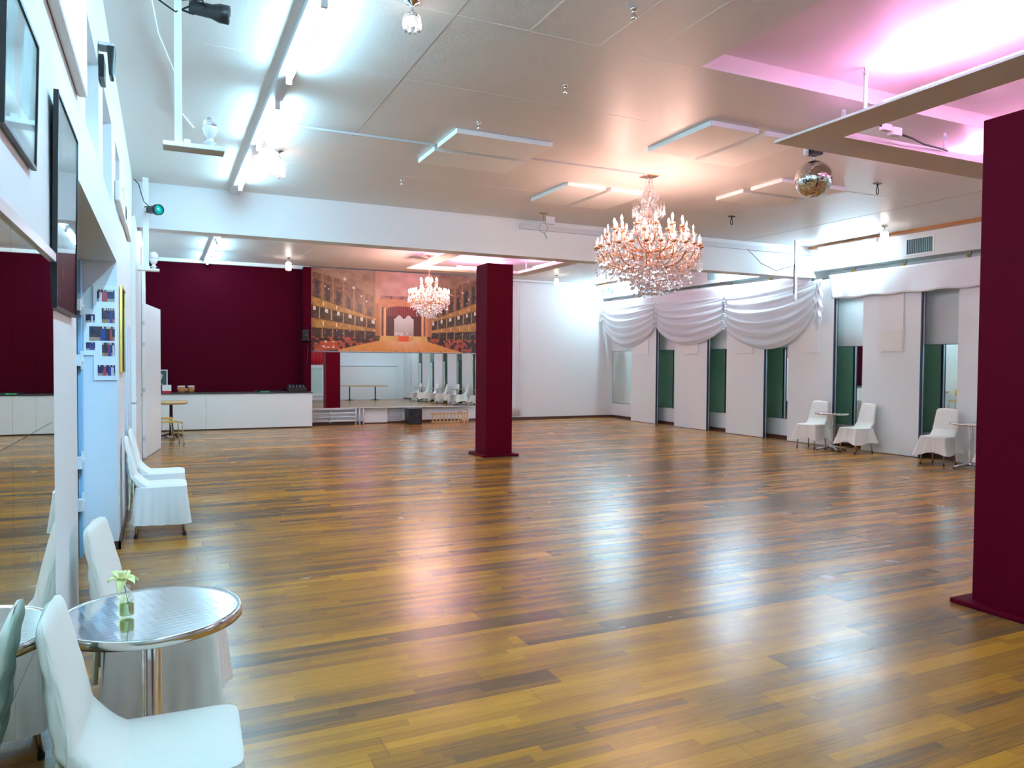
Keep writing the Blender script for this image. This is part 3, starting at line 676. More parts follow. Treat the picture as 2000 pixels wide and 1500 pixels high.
bxo('channel', WHITE, (-0.075, 0.04, 0, 1.75, 0.0, 0.028), t); tube_light(t, (-0.03, 0.04, -0.03), (-0.03, 1.7, -0.03))
t = thing('fluorescent_batten', 'lit batten light on the right wall beyond the near pillar', 'strip light', (11.93, 3.0, 3.955), 0, 'fluorescent battens by the right wall')
bxo('channel', WHITE, (-0.075, 0.04, 0, 1.75, 0.0, 0.028), t); tube_light(t, (-0.03, 0.04, -0.03), (-0.03, 1.7, -0.03))
t = thing('fluorescent_batten', 'added batten light near the rear right corner, brightening the rear wall', 'strip light', (11.93, -1.4, 3.955), 0, 'fluorescent battens by the right wall')  # extra lamp added to brighten the rear wall in the long mirror
bxo('channel', WHITE, (-0.075, 0.04, 0, 1.75, 0.0, 0.028), t); tube_light(t, (-0.03, 0.04, -0.03), (-0.03, 1.7, -0.03))

# ------------------------------------------------------------------ jar lamps on the ceiling
def jar_lamp(label, x, y, zb, sc=1.0):
    t = thing('jar_lamp', label, 'ceiling lamp', (x, y, ZC), 0, 'small crystal ceiling lamps'); H = ZC-zb
    bm = bmesh.new(); lathe(bm, [(0, -0.001), (0.055, -0.001), (0.05, -0.018), (0.015, -0.03), (0.012, -0.07), (0.03, -0.085), (0.028, -0.11), (0, -0.11)], 16); obj('ceiling_rose', bm, CHROME, t)
    bm = bmesh.new()
    for k in range(8):
        a = k*PI/4; c, s = math.cos(a), math.sin(a)
        tube(bm, [(0.035*c, 0.035*s, -0.10), (0.055*c, 0.055*s, -0.13), (0.058*c, 0.058*s, -H+0.03), (0.045*c, 0.045*s, -H)], 0.011, 6)
    obj('glass_rods', bm, CRYS, t)
    bm = bmesh.new(); lathe(bm, [(0, -0.115), (0.018, -0.12), (0.026, -0.16), (0.022, -H+0.05), (0, -H+0.035)], 10); obj('bulb', bm, JARB, t)
jar_lamp('small crystal ceiling lamp at the top edge right of the long strip', 1.517, 4.85, 3.83)
jar_lamp('small crystal ceiling lamp beside the far end of the near strip light', 1.215, 8.9, 3.72)
jar_lamp('small crystal ceiling lamp by the right wall above the air vent', 11.22, 8.95, 3.73)
jar_lamp('small crystal ceiling lamp in the far bay before the white wall', 9.69, 17.9, 3.72)
jar_lamp('small crystal ceiling lamp in the far bay above the crimson wall', 2.65, 17.9, 3.72)

# ------------------------------------------------------------------ chandeliers
def crystal_mesh(kind):
    bm = bmesh.new()
    if kind == 0:   # pear drop
        lathe(bm, [(0, 0), (0.004, -0.008), (0.006, -0.012), (0.016, -0.045), (0.017, -0.056), (0.010, -0.070), (0, -0.075)], 6, smooth=False)
        lathe(bm, [(0, 0.030), (0.009, 0.022), (0.009, 0.012), (0, 0.004)], 6, smooth=False)
    elif kind == 1:  # bead string
        for k in range(9): lathe(bm, [(0, -k*0.021+0.008), (0.008, -k*0.021), (0, -k*0.021-0.009)], 6, smooth=False)
        lathe(bm, [(0, -0.19), (0.013, -0.215), (0.013, -0.225), (0, -0.24)], 6, smooth=False)
    else:            # flat leaf
        lathe(bm, [(0, 0.01), (0.012, -0.02), (0.014, -0.05), (0, -0.095)], 4, smooth=False)
    me = bpy.data.meshes.new('crystal'); bm.to_mesh(me); bm.free(); me.materials.append(CRYS); return me
CM = [crystal_mesh(k) for k in range(3)]
def chandelier(label, x, y, plan):
    t = thing('chandelier', label, 'chandelier', (x, y, ZC), 0, 'crystal chandeliers')
    S = plan['s']
    bm = bmesh.new(); box(bm, -0.09, 0.09, -0.09, 0.09, -0.012, -0.001); obj('ceiling_plate', bm, BRASS, t)
    z0 = plan['ztop']-ZC
    bm = bmesh.new()
    for k in range(int(abs(z0)/0.035)+1):
        zc = -0.012-k*0.035-0.018
        rot = k % 2
        pts = [(0.010*math.cos(a) if rot else 0, 0 if rot else 0.010*math.cos(a), zc+0.024*math.sin(a)) for a in [i*PI/4 for i in range(8)]]
        tube(bm, pts, 0.003, 5, closed=True)
    obj('chain', bm, BRASS, t)
    zb = plan['zbowl']-ZC
    bm = bmesh.new()
    Hh = z0-zb
    prof = [(0, z0)]
    for f, r in ((0.02, 0.03), (0.06, 0.055), (0.10, 0.02), (0.16, 0.045), (0.22, 0.09), (0.27, 0.05), (0.33, 0.025), (0.45, 0.03), (0.50, 0.07), (0.56, 0.03), (0.66, 0.045), (0.72, 0.10), (0.78, 0.04), (0.86, 0.08), (0.93, 0.11), (0.97, 0.05), (1.0, 0)):
        prof.append((r*S, z0-Hh*f))
    lathe(bm, prof, 12, smooth=False); obj('stem', bm, CRYS, t)
    bm = bmesh.new()
    for f in (0.30, 0.60, 0.90): lathe(bm, [(0.02*S, -0.02), (0.065*S, -0.012), (0.065*S, 0.012), (0.02*S, 0.02)], 14, (0, 0, z0-Hh*f))
    tube(bm, [(0, 0, z0), (0, 0, zb)], 0.009, 6); obj('brass_collars', bm, BRASS, t)
    spots = []
    def arm_mesh(r, za, zs, dip):
        bm = bmesh.new(); pts = []
        for i in range(15):
            u = i/14; rr = 0.03+(r-0.03)*(0.5-0.5*math.cos(PI*min(1, u*1.02)))**0.9
            z = zs+(za-zs)*u - dip*math.sin(PI*u**1.35)
            pts.append((rr, 0, z))
        tube(bm, pts, 0.009*S**0.5, 6)
        lathe(bm, [(0, za), (0.035*S, za+0.008), (0.045*S, za+0.022), (0.028*S, za+0.016), (0, za+0.012)], 10, (r, 0, 0))
        me = bpy.data.meshes.new('arm'); bm.to_mesh(me); bm.free(); me.materials.append(BRASS); return me
    bm = bmesh.new(); lathe(bm, [(0.011, 0), (0.011, 0.07*S), (0, 0.07*S)], 8); cme = bpy.data.meshes.new('candle'); bm.to_mesh(cme); bm.free(); cme.materials.append(CANDLE)
    bm = bmesh.new(); lathe(bm, [(0.006, 0), (0.014, 0.016), (0.015, 0.028), (0.008, 0.052), (0.0, 0.070)], 8); bme = bpy.data.meshes.new('bulb'); bm.to_mesh(bme); bm.free(); bme.materials.append(BULB)
    bmc = bmesh.new(); lathe(bmc, [(0.006, 0), (0.014, 0.016), (0.015, 0.028), (0.008, 0.052), (0.0, 0.070)], 8); bme2 = bpy.data.meshes.new('bulb_off'); bmc.to_mesh(bme2); bmc.free(); bme2.materials.append(LEDW)
    bmd = bmesh.new(); lathe(bmd, [(0.012, 0.016), (0.045*S, 0.034), (0.05*S, 0.03), (0.012, 0.006)], 10, smooth=False); dme = bpy.data.meshes.new('dish'); bmd.to_mesh(dme); bmd.free(); dme.materials.append(CRYS)
    for (n, r, za, zs, dip, ph, lit) in plan['tiers']:
        za -= ZC; zs -= ZC
        me = arm_mesh(r, za, zs, dip)
        for k in range(n):
            a = ph+2*PI*k/n
            rr = r
            o = bpy.data.objects.new('arm', me); C.objects.link(o); o.parent = t; o.rotation_euler = (0, 0, a)
            for nm, m_, dz in (('candle_sleeve', cme, 0.015), ('bulb', bme if (lit >= 1 or hsh(k, n) < lit) else bme2, 0.015+0.07*S), ('glass_dish', dme, 0.0)):
                c = bpy.data.objects.new(nm, m_); C.objects.link(c); c.parent = o; c.location = (r, 0, za+dz)
            spots.append((r, a, za))
    # crown leaves above
    for (n, r, za, zs) in plan['crown']:
        za -= ZC; zs -= ZC
        bm = bmesh.new(); tube(bm, [(0.02, 0, zs), (r*0.5, 0, zs+(za-zs)*0.35), (r*0.9, 0, zs+(za-zs)*0.75), (r, 0, za), (r*0.86, 0, za+0.035), (r*0.7, 0, za+0.01)], 0.010, 6)
        me = bpy.data.meshes.new('crown_arm'); bm.to_mesh(me); bm.free(); me.materials.append(CRYS)
        for k in range(n):
            o = bpy.data.objects.new('crown_arm', me); C.objects.link(o); o.parent = t; o.rotation_euler = (0, 0, 2*PI*k/n)
            spots.append((r, 2*PI*k/n, za+0.01))
    # crystals: first 100 single parts, the rest one part
    rr = random.Random(5); places = []
    for (r, a, z) in spots:
        places.append((r*math.cos(a), r*math.sin(a), z-0.03, 0, 1.0))
        for da in (-0.06, 0.06): places.append((r*math.cos(a+da*0.6/r), r*math.sin(a+da*0.6/r), z-0.01, 2, 0.8))
    for (n, r, z, kind, sc) in plan['rings']:
        for k in range(n):
            a = 2*PI*k/n+rr.uniform(-0.05, 0.05)
            places.append((r*math.cos(a), r*math.sin(a), z-ZC+rr.uniform(-0.045, 0.045), kind, sc*rr.uniform(0.75, 1.15)))
    # swags of beads along arms
    places.sort(key=lambda p: -(p[1]*-1))
    bmr = bmesh.new()
    order = sorted(range(len(places)), key=lambda i: places[i][1]*math.cos(YAW)+places[i][0]*math.sin(YAW))
    for q, i in enumerate(order):
        px, py, pz, kind, sc = places[i]
        if q < 100:
            o = bpy.data.objects.new('crystal_drop', CM[kind]); C.objects.link(o); o.parent = t; o.location = (px, py, pz); o.scale = (sc, sc, sc); o.rotation_euler = (0, 0, rr.uniform(0, 3))
        else:
            tmp = bmesh.new(); tmp.from_mesh(CM[kind]); tmp.transform(Matrix.Translation((px, py, pz)) @ Matrix.Diagonal((sc, sc, sc, 1)))
            me = bpy.data.meshes.new('tmp'); tmp.to_mesh(me); tmp.free(); bmr.from_mesh(me); bpy.data.meshes.remove(me)
    for (r1, z1, r2, z2, n) in plan['strings']:
        for k in range(n):
            a = 2*PI*k/n
            for i in range(16):
                u = i/15; r = r1+(r2-r1)*u; z = z1+(z2-z1)*u-0.10*math.sin(PI*u)
                lathe(bmr, [(0, 0.009), (0.009, 0), (0, -0.009)], 5, (r*math.cos(a), r*math.sin(a), z-ZC), smooth=False)
    tag(obj('crystal_strands', bmr, CRYS, t), kind='stuff')
    bm = bmesh.new(); lathe(bm, [(0, 0.045), (0.02, 0.03), (0.032, 0), (0.02, -0.03), (0, -0.04)], 8, (0, 0, plan['zlow']-ZC+0.045), smooth=False)
    tube(bm, [(0, 0, zb), (0, 0, plan['zlow']-ZC+0.08)], 0.004, 5); obj('bottom_ball', bm, CRYS, t)
    return t
chandelier('large crystal chandelier with lit candle bulbs hanging near the middle of the hall', 5.657, 7.983, dict(s=1.0, ztop=3.72, zbowl=2.80, zlow=2.50,
    tiers=[(12, 0.44, 3.34, 3.05, 0.10, 0.1, 1.0), (12, 0.56, 3.24, 2.98, 0.12, 0.35, 0.5), (24, 0.655, 3.09, 2.90, 0.16, 0.13, 0.25)],
    crown=[(8, 0.20, 3.60, 3.42), (6, 0.10, 3.78, 3.66), (12, 0.13, 3.44, 3.30)],
    rings=[(40, 0.67, 3.02, 1, 1.0), (36, 0.60, 2.97, 0, 1.7), (36, 0.54, 2.95, 1, 1.1), (34, 0.48, 2.88, 0, 1.8), (30, 0.42, 2.88, 1, 1.1), (28, 0.36, 2.80, 0, 1.9), (24, 0.29, 2.86, 1, 1.2), (20, 0.22, 2.74, 0, 1.9), (18, 0.18, 2.82, 1, 1.3), (14, 0.11, 2.66, 0, 1.8), (10, 0.06, 2.76, 1, 1.0), (24, 0.45, 3.20, 0, 1.0), (16, 0.25, 3.2, 1, 0.9), (16, 0.30, 3.0, 1, 0.9), (14, 0.2, 3.62, 0, 1.0), (10, 0.12, 3.78, 2, 1.0), (8, 0.08, 3.68, 2, 1.0), (9, 0.055, 3.90, 2, 0.9), (9, 0.06, 3.84, 0, 1.0), (8, 0.045, 3.97, 2, 0.8), (30, 0.55, 3.12, 0, 0.9)],
    strings=[(0.08, 3.40, 0.44, 3.30, 12), (0.44, 3.30, 0.64, 3.06, 24), (0.05, 3.70, 0.20, 3.58, 8), (0.10, 2.85, 0.62, 3.00, 24)]))
chandelier('smaller dazzling chandelier hanging in the far bay in front of the mural', 5.456, 16.1, dict(s=0.7, ztop=3.56, zbowl=2.95, zlow=2.60,
    tiers=[(6, 0.20, 3.40, 3.25, 0.04, 0.1, 1.0), (12, 0.36, 3.16, 3.0, 0.08, 0.35, 1.0), (18, 0.45, 3.14, 2.98, 0.10, 0.13, 1.0)],
    crown=[(6, 0.08, 3.52, 3.46)],
    rings=[(30, 0.46, 3.08, 0, 1.5), (26, 0.42, 3.06, 1, 1.0), (24, 0.34, 2.96, 0, 1.7), (20, 0.28, 2.98, 1, 1.1), (20, 0.24, 2.86, 0, 1.6), (16, 0.18, 2.90, 1, 1.0), (14, 0.13, 2.76, 0, 1.5), (10, 0.07, 2.84, 1, 0.9)],
    strings=[(0.04, 3.42, 0.36, 3.16, 8), (0.05, 3.0, 0.42, 3.06, 12)]))

# ------------------------------------------------------------------ drop frames with pink light, mirror ball
def drop_frame(label, x0, x1, y0, y1, z, ceilz, bw=0.40, rods=(), tubes=()):
    t = thing('light_canopy', label, 'ceiling frame', (x0, y0, z), 0, 'hanging ceiling frames with pink light')
    W, L_ = x1-x0, y1-y0
    def quadboard(pts):
        bm = bmesh.new(); n = len(pts)
        lo = [bm.verts.new((p[0], p[1], 0)) for p in pts]; hi = [bm.verts.new((p[0], p[1], 0.022)) for p in pts]
        f = bm.faces.new(lo[::-1]); f.material_index = 0
        f = bm.faces.new(hi); f.material_index = 1
        for i in range(n):
            j = (i+1) % n; f = bm.faces.new((lo[i], lo[j], hi[j], hi[i])); f.material_index = 1
        return obj('board', bm, [TAN, WHITE], t, fixn=False)
    quadboard([(0, 0), (bw, bw), (bw, L_-bw), (0, L_)])
    quadboard([(0, L_), (bw, L_-bw), (W-bw, L_-bw), (W, L_)])
    quadboard([(W, L_), (W-bw, L_-bw), (W-bw, bw), (W, 0)])
    quadboard([(W, 0), (W-bw, bw), (bw, bw), (0, 0)])
    bm = bmesh.new(); bb = bw+0.002
    box(bm, bb-0.03, bb, bb, L_-bb, 0.022, 0.06); box(bm, bb, W-bb, L_-bb, L_-bb+0.03, 0.022, 0.06); box(bm, W-bb, W-bb+0.03, bb, L_-bb, 0.022, 0.06); box(bm, bb, W-bb, bb-0.03, bb, 0.022, 0.06)
    obj('batten', bm, WHITE, t)
    for (rx, ry, zt) in rods:
        bm = bmesh.new(); box(bm, rx-0.018, rx+0.018, ry-0.006, ry+0.006, 0.02, zt-z); lathe(bm, [(0, 0), (0.02, 0), (0.02, 0.04), (0, 0.04)], 8, (rx, ry, zt-z-0.07)); obj('rod', bm, GREYP, t)
    for p0, p1 in tubes:
        bm = bmesh.new(); tube(bm, [p0, p1], 0.02, 8); obj('pink_tube', bm, TUBEP, t)
        bm = bmesh.new(); a, b = Vector(p0), Vector(p1)
        box(bm, min(a.x, b.x)-0.03, max(a.x, b.x)+0.03, min(a.y, b.y)-0.03, max(a.y, b.y)+0.03, 0.022, 0.045)
        for q in (a, b): box(bm, q.x-0.015, q.x+0.015, q.y-0.015, q.y+0.015, 0.04, a.z+0.02)
        obj('tube_base', bm, WHITE, t)
    return t
F1 = (5.40, 8.55, 2.35, 5.56)
drop_frame('near hanging ceiling frame glowing pink above the near pillar', *F1, 3.78, RZ, 0.44,
    rods=[(0.06, 2.22, RZ), (0.42, 2.76, ZC), (1.92, 2.80, ZC), (0.06, 0.4, RZ), (3.05, 2.2, RZ), (3.05, 0.4, RZ)],
    tubes=[((0.22, 0.75, 0.10), (0.22, 2.15, 0.10)), ((2.55, 2.99, 0.10), (2.95, 2.99, 0.10)), ((2.93, 0.8, 0.10), (2.93, 2.2, 0.10)), ((0.9, 0.22, 0.10), (2.3, 0.22, 0.10))])
drop_frame('far hanging ceiling frame glowing pink beyond the beam', 5.09, 8.10, 13.6, 16.62, 3.78, ZC, 0.33,
    rods=[(0.16, 0.5, ZC), (0.5, 2.7, ZC), (2.8, 0.9, ZC), (2.8, 2.5, ZC)],
    tubes=[((1.15, 2.8, 0.09), (2.3, 2.8, 0.09)), ((2.8, 0.9, 0.09), (2.8, 2.1, 0.09)), ((0.2, 0.8, 0.09), (0.2, 2.0, 0.09))])
t = thing('power_coupler', 'white plug coupler on a dark cable resting in the pink frame', 'plug coupler', (6.23, 4.92, 3.815))
bm = bmesh.new(); box(bm, -0.13, -0.02, -0.03, 0.03, 0.01, 0.07); box(bm, -0.01, 0.11, -0.035, 0.035, -0.02, 0.055); obj('connector', bm, WHITE, t, bevel=0.006)
bm = bmesh.new(); tube(bm, [(0.1, 0, 0.01), (0.3, 0.0, -0.01), (0.6, 0.1, 0.0), (0.95, 0.15, 0.01), (1.05, 0.17, 0.01)], 0.009, 6); tube(bm, [(-0.12, 0, 0.05), (-0.3, 0.08, 0.10), (-0.5, 0.15, 0.06)], 0.009, 6); obj('cable', bm, BLACK, t)
# mirror ball
mb = thing('mirror_ball', 'mirror ball hanging from the ceiling left of the pink frame tip', 'mirror ball', (5.735, 5.80, 3.41))
# placed on the sight line a little behind the frame tip
MBX, MBY = 5.735*1.13, 5.382*1.13
mb.location = (6.10, 5.72, 3.545)
def tile_ball(R_, rows_):
    bm = bmesh.new()
    for i in range(rows_):
        t0 = -PI/2+PI*(i+0.06)/rows_; t1 = -PI/2+PI*(i+0.94)/rows_
        n = max(4, int(2*rows_*math.cos((t0+t1)/2)))
        for k in range(n):
            a0 = 2*PI*(k+0.05)/n; a1 = 2*PI*(k+0.95)/n
            q = [Vector((math.cos(t)*math.cos(a), math.cos(t)*math.sin(a), math.sin(t)))*R_ for t, a in ((t0, a0), (t0, a1), (t1, a1), (t1, a0))]
            # flat facet with a tiny random tilt
            c = sum(q, Vector())/4; nn = c.normalized(); jit = Vector((random.uniform(-1, 1), random.uniform(-1, 1), random.uniform(-1, 1)))*0.045
            vs = []
            for p in q:
                d = (p-c).dot(nn+jit); vs.append(bm.verts.new(p-nn*(d)))
            bm.faces.new(vs)
    return bm
obj('mirror_tiles', tile_ball(0.188, 38), DISCO, mb)
bm = bmesh.new(); bmesh.ops.create_uvsphere(bm, u_segments=32, v_segments=20, radius=0.180); obj('core', bm, mat('ball_core', (0.25, 0.22, 0.2), 0.5), mb)
bm = bmesh.new(); lathe(bm, [(0, 0.21), (0.02, 0.205), (0.02, 0.185), (0, 0.18)], 10); tube(bm, [(0, 0, 0.2), (0, 0, 0.25)], 0.004, 5); obj('hanger', bm, CHROME, mb)
bm = bmesh.new(); box(bm, -0.07, 0.07, -0.06, 0.06, 0.245, 0.305); obj('motor', bm, BLACK, mb, bevel=0.01)
bm = bmesh.new(); box(bm, -0.03, 0.03, -0.005, 0.005, 0.305, 0.475); box(bm, -0.14, 0.14, -0.03, 0.03, 0.475, 0.484); obj('bracket', bm, mat('red_bracket', (0.3, 0.06, 0.05), 0.4), mb)
bm = bmesh.new(); tube(bm, [(-0.10, 0, 0.47), (-0.115, 0, 0.38), (-0.11, 0, 0.3)], 0.006, 6); box(bm, -0.13, -0.09, -0.015, 0.015, 0.23, 0.30); obj('plug', bm, WHITE, mb)

# ------------------------------------------------------------------ ceiling acoustic panels
cp = [('near ceiling panel of the left pair, larger one', 2.745, 3.86, 7.24, 7.84), ('second ceiling panel of the left pair, toward the beam', 2.75, 3.87, 7.95, 8.53),
      ('ceiling panel left of the chandelier, left one of its pair', 4.87, 5.46, 8.70, 9.81), ('ceiling panel behind the chandelier, right one of its pair', 5.55, 6.14, 8.70, 9.82),
      ('ceiling panel in front of the chandelier plate, left one of the pink-edged pair', 4.90, 5.52, 5.89, 6.95), ('ceiling panel of the pink-edged pair next to the mirror ball', 5.61, 6.20, 5.90, 7.01),
      ('ceiling panel right of the chandelier, farther one of its pair', 7.20, 8.35, 7.97, 8.53), ('ceiling panel behind the mirror ball, nearer one of its pair', 7.22, 8.35, 7.28, 7.85)]
for lb, x0, x1, y0, y1 in cp:
    bm = bmesh.new(); box(bm, x0, x1, y0, y1, ZC-0.052, ZC-0.001)
    tag(obj('ceiling_panel', bm, PAD, bevel=0.004), 'white ' + lb, 'acoustic panel', 'acoustic panels on the ceiling')
# conduit to the chandelier
bm = bmesh.new(); box(bm, 0.98, 2.73, 7.875, 7.89, ZC-0.02, ZC-0.001); box(bm, 2.73, 5.56, 7.885, 7.90, ZC-0.02, ZC-0.001); tag(obj('cable_duct', bm, GREYP), 'thin straight cable duct across the ceiling to the chandelier', 'duct')

# ------------------------------------------------------------------ small ceiling fittings
def sprinkler(label, x, y):
    t = thing('sprinkler', label, 'sprinkler', (x, y, ZC), 0, 'small sprinkler heads')
    bm = bmesh.new(); lathe(bm, [(0, -0.001), (0.028, -0.001), (0.024, -0.012), (0.012, -0.016), (0.011, -0.04), (0.018, -0.045), (0.006, -0.055), (0.02, -0.07), (0.0, -0.074)], 10); obj('head', bm, CHROME, t)
sprinkler('chrome sprinkler above the left pair of ceiling panels', 2.874, 6.967); sprinkler('tiny sprinkler in mid ceiling, toward the viewer from the left panels', 3.167, 5.721)
sprinkler('tiny sprinkler on the ceiling near the beam, left part', 2.863, 9.574); sprinkler('chrome sprinkler at the top edge of the picture', 2.903, 4.30)
def carabiner(label, x, y):
    t = thing('ceiling_hook', label, 'hook', (x, y, ZC), 0, 'ceiling hooks with carabiners')
    bm = bmesh.new(); box(bm, -0.05, 0.05, -0.03, 0.03, -0.012, -0.001); lathe(bm, [(0.012, -0.012), (0.012, -0.05), (0, -0.05)], 8); obj('plate', bm, BLACKM, t)
    bm = bmesh.new(); tube(bm, [(0.022*math.cos(a), 0, -0.10+0.045*math.sin(a)) for a in [i*PI/6 for i in range(12)]], 0.006, 6, closed=True); obj('carabiner', bm, BLACKM, t)
carabiner('ceiling hook with carabiner right of the mirror ball', 8.553, 6.942); carabiner('ceiling hook with carabiner right of the chandelier near the beam', 8.356, 9.507)
t = thing('floodlight', 'small square floodlight with coiled cable in front of the beam', 'floodlight', (5.54, 10.68, ZC))
bm = bmesh.new(); box(bm, -0.07, 0.07, -0.02, 0.02, -0.012, -0.001); box(bm, -0.012, 0.012, -0.006, 0.006, -0.14, -0.012); obj('bracket', bm, mat('old_brass', (0.35, 0.28, 0.12), 0.4, 1), t)
bm = bmesh.new(); box(bm, 0.03, 0.19, -0.03, 0.03, -0.17, -0.05); box(bm, 0.045, 0.175, -0.036, -0.03, -0.16, -0.06); o = obj('lamp_head', bm, GREYP, t, bevel=0.006)
bm = bmesh.new(); tube(bm, [(0.0+0.075*math.cos(a), 0.0, -0.24+0.075*math.sin(a)) for a in [i*PI/8 for i in range(16)]], 0.007, 6, closed=True); tube(bm, [(0.0, 0, -0.31), (0.04, 0, -0.36), (0.06, 0, -0.41)], 0.010, 6); tube(bm, [(0.02, 0, -0.165), (0.10, 0, -0.16)], 0.007, 6); obj('coiled_cable', bm, GREY, t)
bm = bmesh.new(); box(bm, 5.42, 12.0, BY0-0.055, BY0-0.001, 3.865, 3.95); box(bm, 5.40, 5.42, BY0-0.058, BY0-0.001, 3.86, 3.955); tag(obj('cable_trunking', bm, GREYP), 'grey cable trunking along the top of the beam', 'trunking')

# ------------------------------------------------------------------ suspended poles with shelves and lamps
def led_bulb(parent, loc, r=0.04, crystal=True):
    bm = bmesh.new(); lathe(bm, [(r*0.55, 0), (r*0.55, 0.03), (r*0.9, 0.035), (r*0.5, 0.045), (r*0.4, 0.06)], 14, (0, 0, 0)); o = obj('socket', bm, WHITE, parent, loc=loc)
    bm = bmesh.new(); lathe(bm, [(r*0.42, 0.06), (r*0.85, 0.09), (r*1.05, 0.12), (r*0.95, 0.135), (0, 0.135)], 14); obj('bulb_base', bm, LEDW, o)
    if crystal:
        bm = bmesh.new(); lathe(bm, [(r*0.9, 0.134), (r*1.0, 0.15), (r*0.9, 0.17), (r*0.55, 0.19), (0, 0.198)], 9, smooth=False); obj('faceted_dome', bm, CRYS, o)
    else:
        bm = bmesh.new(); lathe(bm, [(r*0.95, 0.134), (r*1.15, 0.16), (r*1.0, 0.20), (r*0.6, 0.225), (0, 0.232)], 14); obj('globe', bm, LEDW, o)
    return o
t = thing('hanging_lamp_shelf', 'white pole with a small shelf and crystal bulb hanging near the left strip light', 'lamp shelf', (0.098, 5.2, 0))
bxo('pole', WHITE, (-0.022, 0.022, -0.022, 0.022, 2.985, ZC-0.001), t)
bm = bmesh.new(); box(bm, -0.09, 0.27, -0.07, 0.07, 2.96, 2.985); obj('shelf', bm, [WHITE], t, bevel=0.002)
bxo('shelf_underside', TAN, (-0.088, 0.268, -0.068, 0.068, 2.957, 2.9605), t)
led_bulb(t, (0.185, 0, 2.985), 0.045)
bm = bmesh.new(); box(bm, 0.03, 0.07, -0.02, 0.02, 2.985, 3.02); obj('plug', bm, WHITE, t)
def par(name, label, loc, length, r, direction, lens, cable):
    t = thing(name, label, 'spotlight', loc, 0, 'black can spotlights')
    d = Vector(direction).normalized(); q = d.to_track_quat('Z', 'Y').to_euler()
    bm = bmesh.new(); lathe(bm, [(0, 0), (r*0.62, 0), (r*0.72, length*0.08), (r*0.75, length*0.55), (r, length*0.75), (r, length), (r*0.9, length), (r*0.88, length*0.9)], 20)
    o = obj('can', bm, BLACKM, t); o.rotation_euler = q
    bm = bmesh.new(); lathe(bm, [(0, length*0.93), (r*0.9, length*0.93), (r*0.9, length*0.90), (0, length*0.90)], 20); l = obj('lens', bm, lens, t); l.rotation_euler = q
    bm = bmesh.new(); tube(bm, [(-0.055, 0, 0.03), (0.0, 0, 0.045), (0.07, -r, 0.03), (0.09, -r, 0.0)], 0.007, 6); tube(bm, [(-0.05, 0, -0.03), (0.02, 0, -0.045), (0.09, -r, -0.01)], 0.007, 6); obj('yoke', bm, BLACKM, t)
    bm = bmesh.new(); tube(bm, cable, 0.006, 6); obj('cable', bm, BLACK, t)
    return t
par('spotlight', 'black can spotlight clamped to the near hanging pole', (0.165, 5.2, 3.86), 0.24, 0.058, (1, -0.12, -0.10), mat('dark_lens', (0.05, 0.06, 0.08), 0.1), [(0, 0, 0), (-0.08, -0.02, -0.06), (-0.14, -0.03, -0.03), (-0.22, 0, 0.03), (-0.30, 0, 0.10), (-0.36, 0.03, 0.165)])
t = thing('hanging_lamp_shelf', 'white pole with a small shelf and round bulb at the left wall by the beam', 'lamp shelf', (-0.19, 11.04, 0))
bxo('pole', WHITE, (-0.035, 0.035, -0.03, 0.03, 2.835, ZC-0.001), t)
bm = bmesh.new(); box(bm, -0.10, 0.16, -0.08, 0.08, 2.81, 2.835); obj('shelf', bm, WHITE, t)
led_bulb(t, (0.09, 0, 2.835), 0.05, False)
bxo('clamp', WHITE, (-0.07, 0.05, -0.05, 0.05, 2.836, 2.87), t)
par('spotlight', 'black can spotlight with teal lens on the left pole by the beam', (-0.15, 10.95, 3.60), 0.22, 0.07, (0.55, -0.83, -0.10), TEAL, [(0, 0, 0.04), (-0.06, 0, 0.10), (-0.09, 0, 0.20), (-0.12, 0, 0.32), (-0.17, 0.02, 0.38)])
t = thing('hanging_lamp_pole', 'white pole with a bluish lamp hanging in front of the largest swag', 'lamp pole', (11.07, 10.78, 0))
bxo('pole', WHITE, (-0.028, 0.028, -0.02, 0.02, 2.90, ZC-0.001), t); bxo('foot', GREYP, (-0.03, 0.05, -0.03, 0.03, 2.86, 2.90), t)
bm = bmesh.new(); lathe(bm, [(0, -0.05), (0.04, -0.045), (0.055, 0), (0.04, 0.045), (0, 0.05)], 14); obj('lamp', bm, emat('bluish_lamp_on', (0.45, 0.75, 1.0), 5.0), t, loc=(0, -0.075, 3.655))
bm = bmesh.new(); tube(bm, [(-0.02, 0, 3.6), (-0.05, 0, 3.4), (-0.03, 0, 3.2), (-0.04, 0, 3.0)], 0.006, 6); tube(bm, [(-0.03, 0, 3.55), (-0.3, 0.2, 3.45), (-0.55, 0.35, 3.6), (-0.62, 0.45, 3.75), (-0.80, 0.45, 3.86)], 0.006, 6); obj('cable', bm, DARKBLUE, t)
t = thing('added_blue_spotlight', 'added blue can spotlight behind the viewer, tinting the doorway end wall', 'spotlight', (0.25, 0.9, 3.93))  # unseen lamp added to throw blue light on the doorway end wall
bm = bmesh.new(); lathe(bm, [(0.03, -0.09), (0.05, -0.05), (0.055, 0.09), (0.05, 0.09), (0.045, -0.04), (0, -0.05)], 16); o = obj('can', bm, BLACKM, t)
tgt = Vector((-0.48, 7.2, 1.45)); dv = (tgt-Vector((0.25, 0.9, 3.93))).normalized(); o.rotation_euler = dv.to_track_quat('Z', 'Y').to_euler()
bm = bmesh.new(); tube(bm, [(0, 0, 0.03), (0, 0, 0.10)], 0.01, 8); obj('bracket', bm, BLACKM, t)
ld = bpy.data.lights.new('spot', 'SPOT'); ld.energy = 420; ld.color = (0.25, 0.60, 1.0); ld.spot_size = math.radians(24); ld.spot_blend = 0.7; ld.shadow_soft_size = 0.04
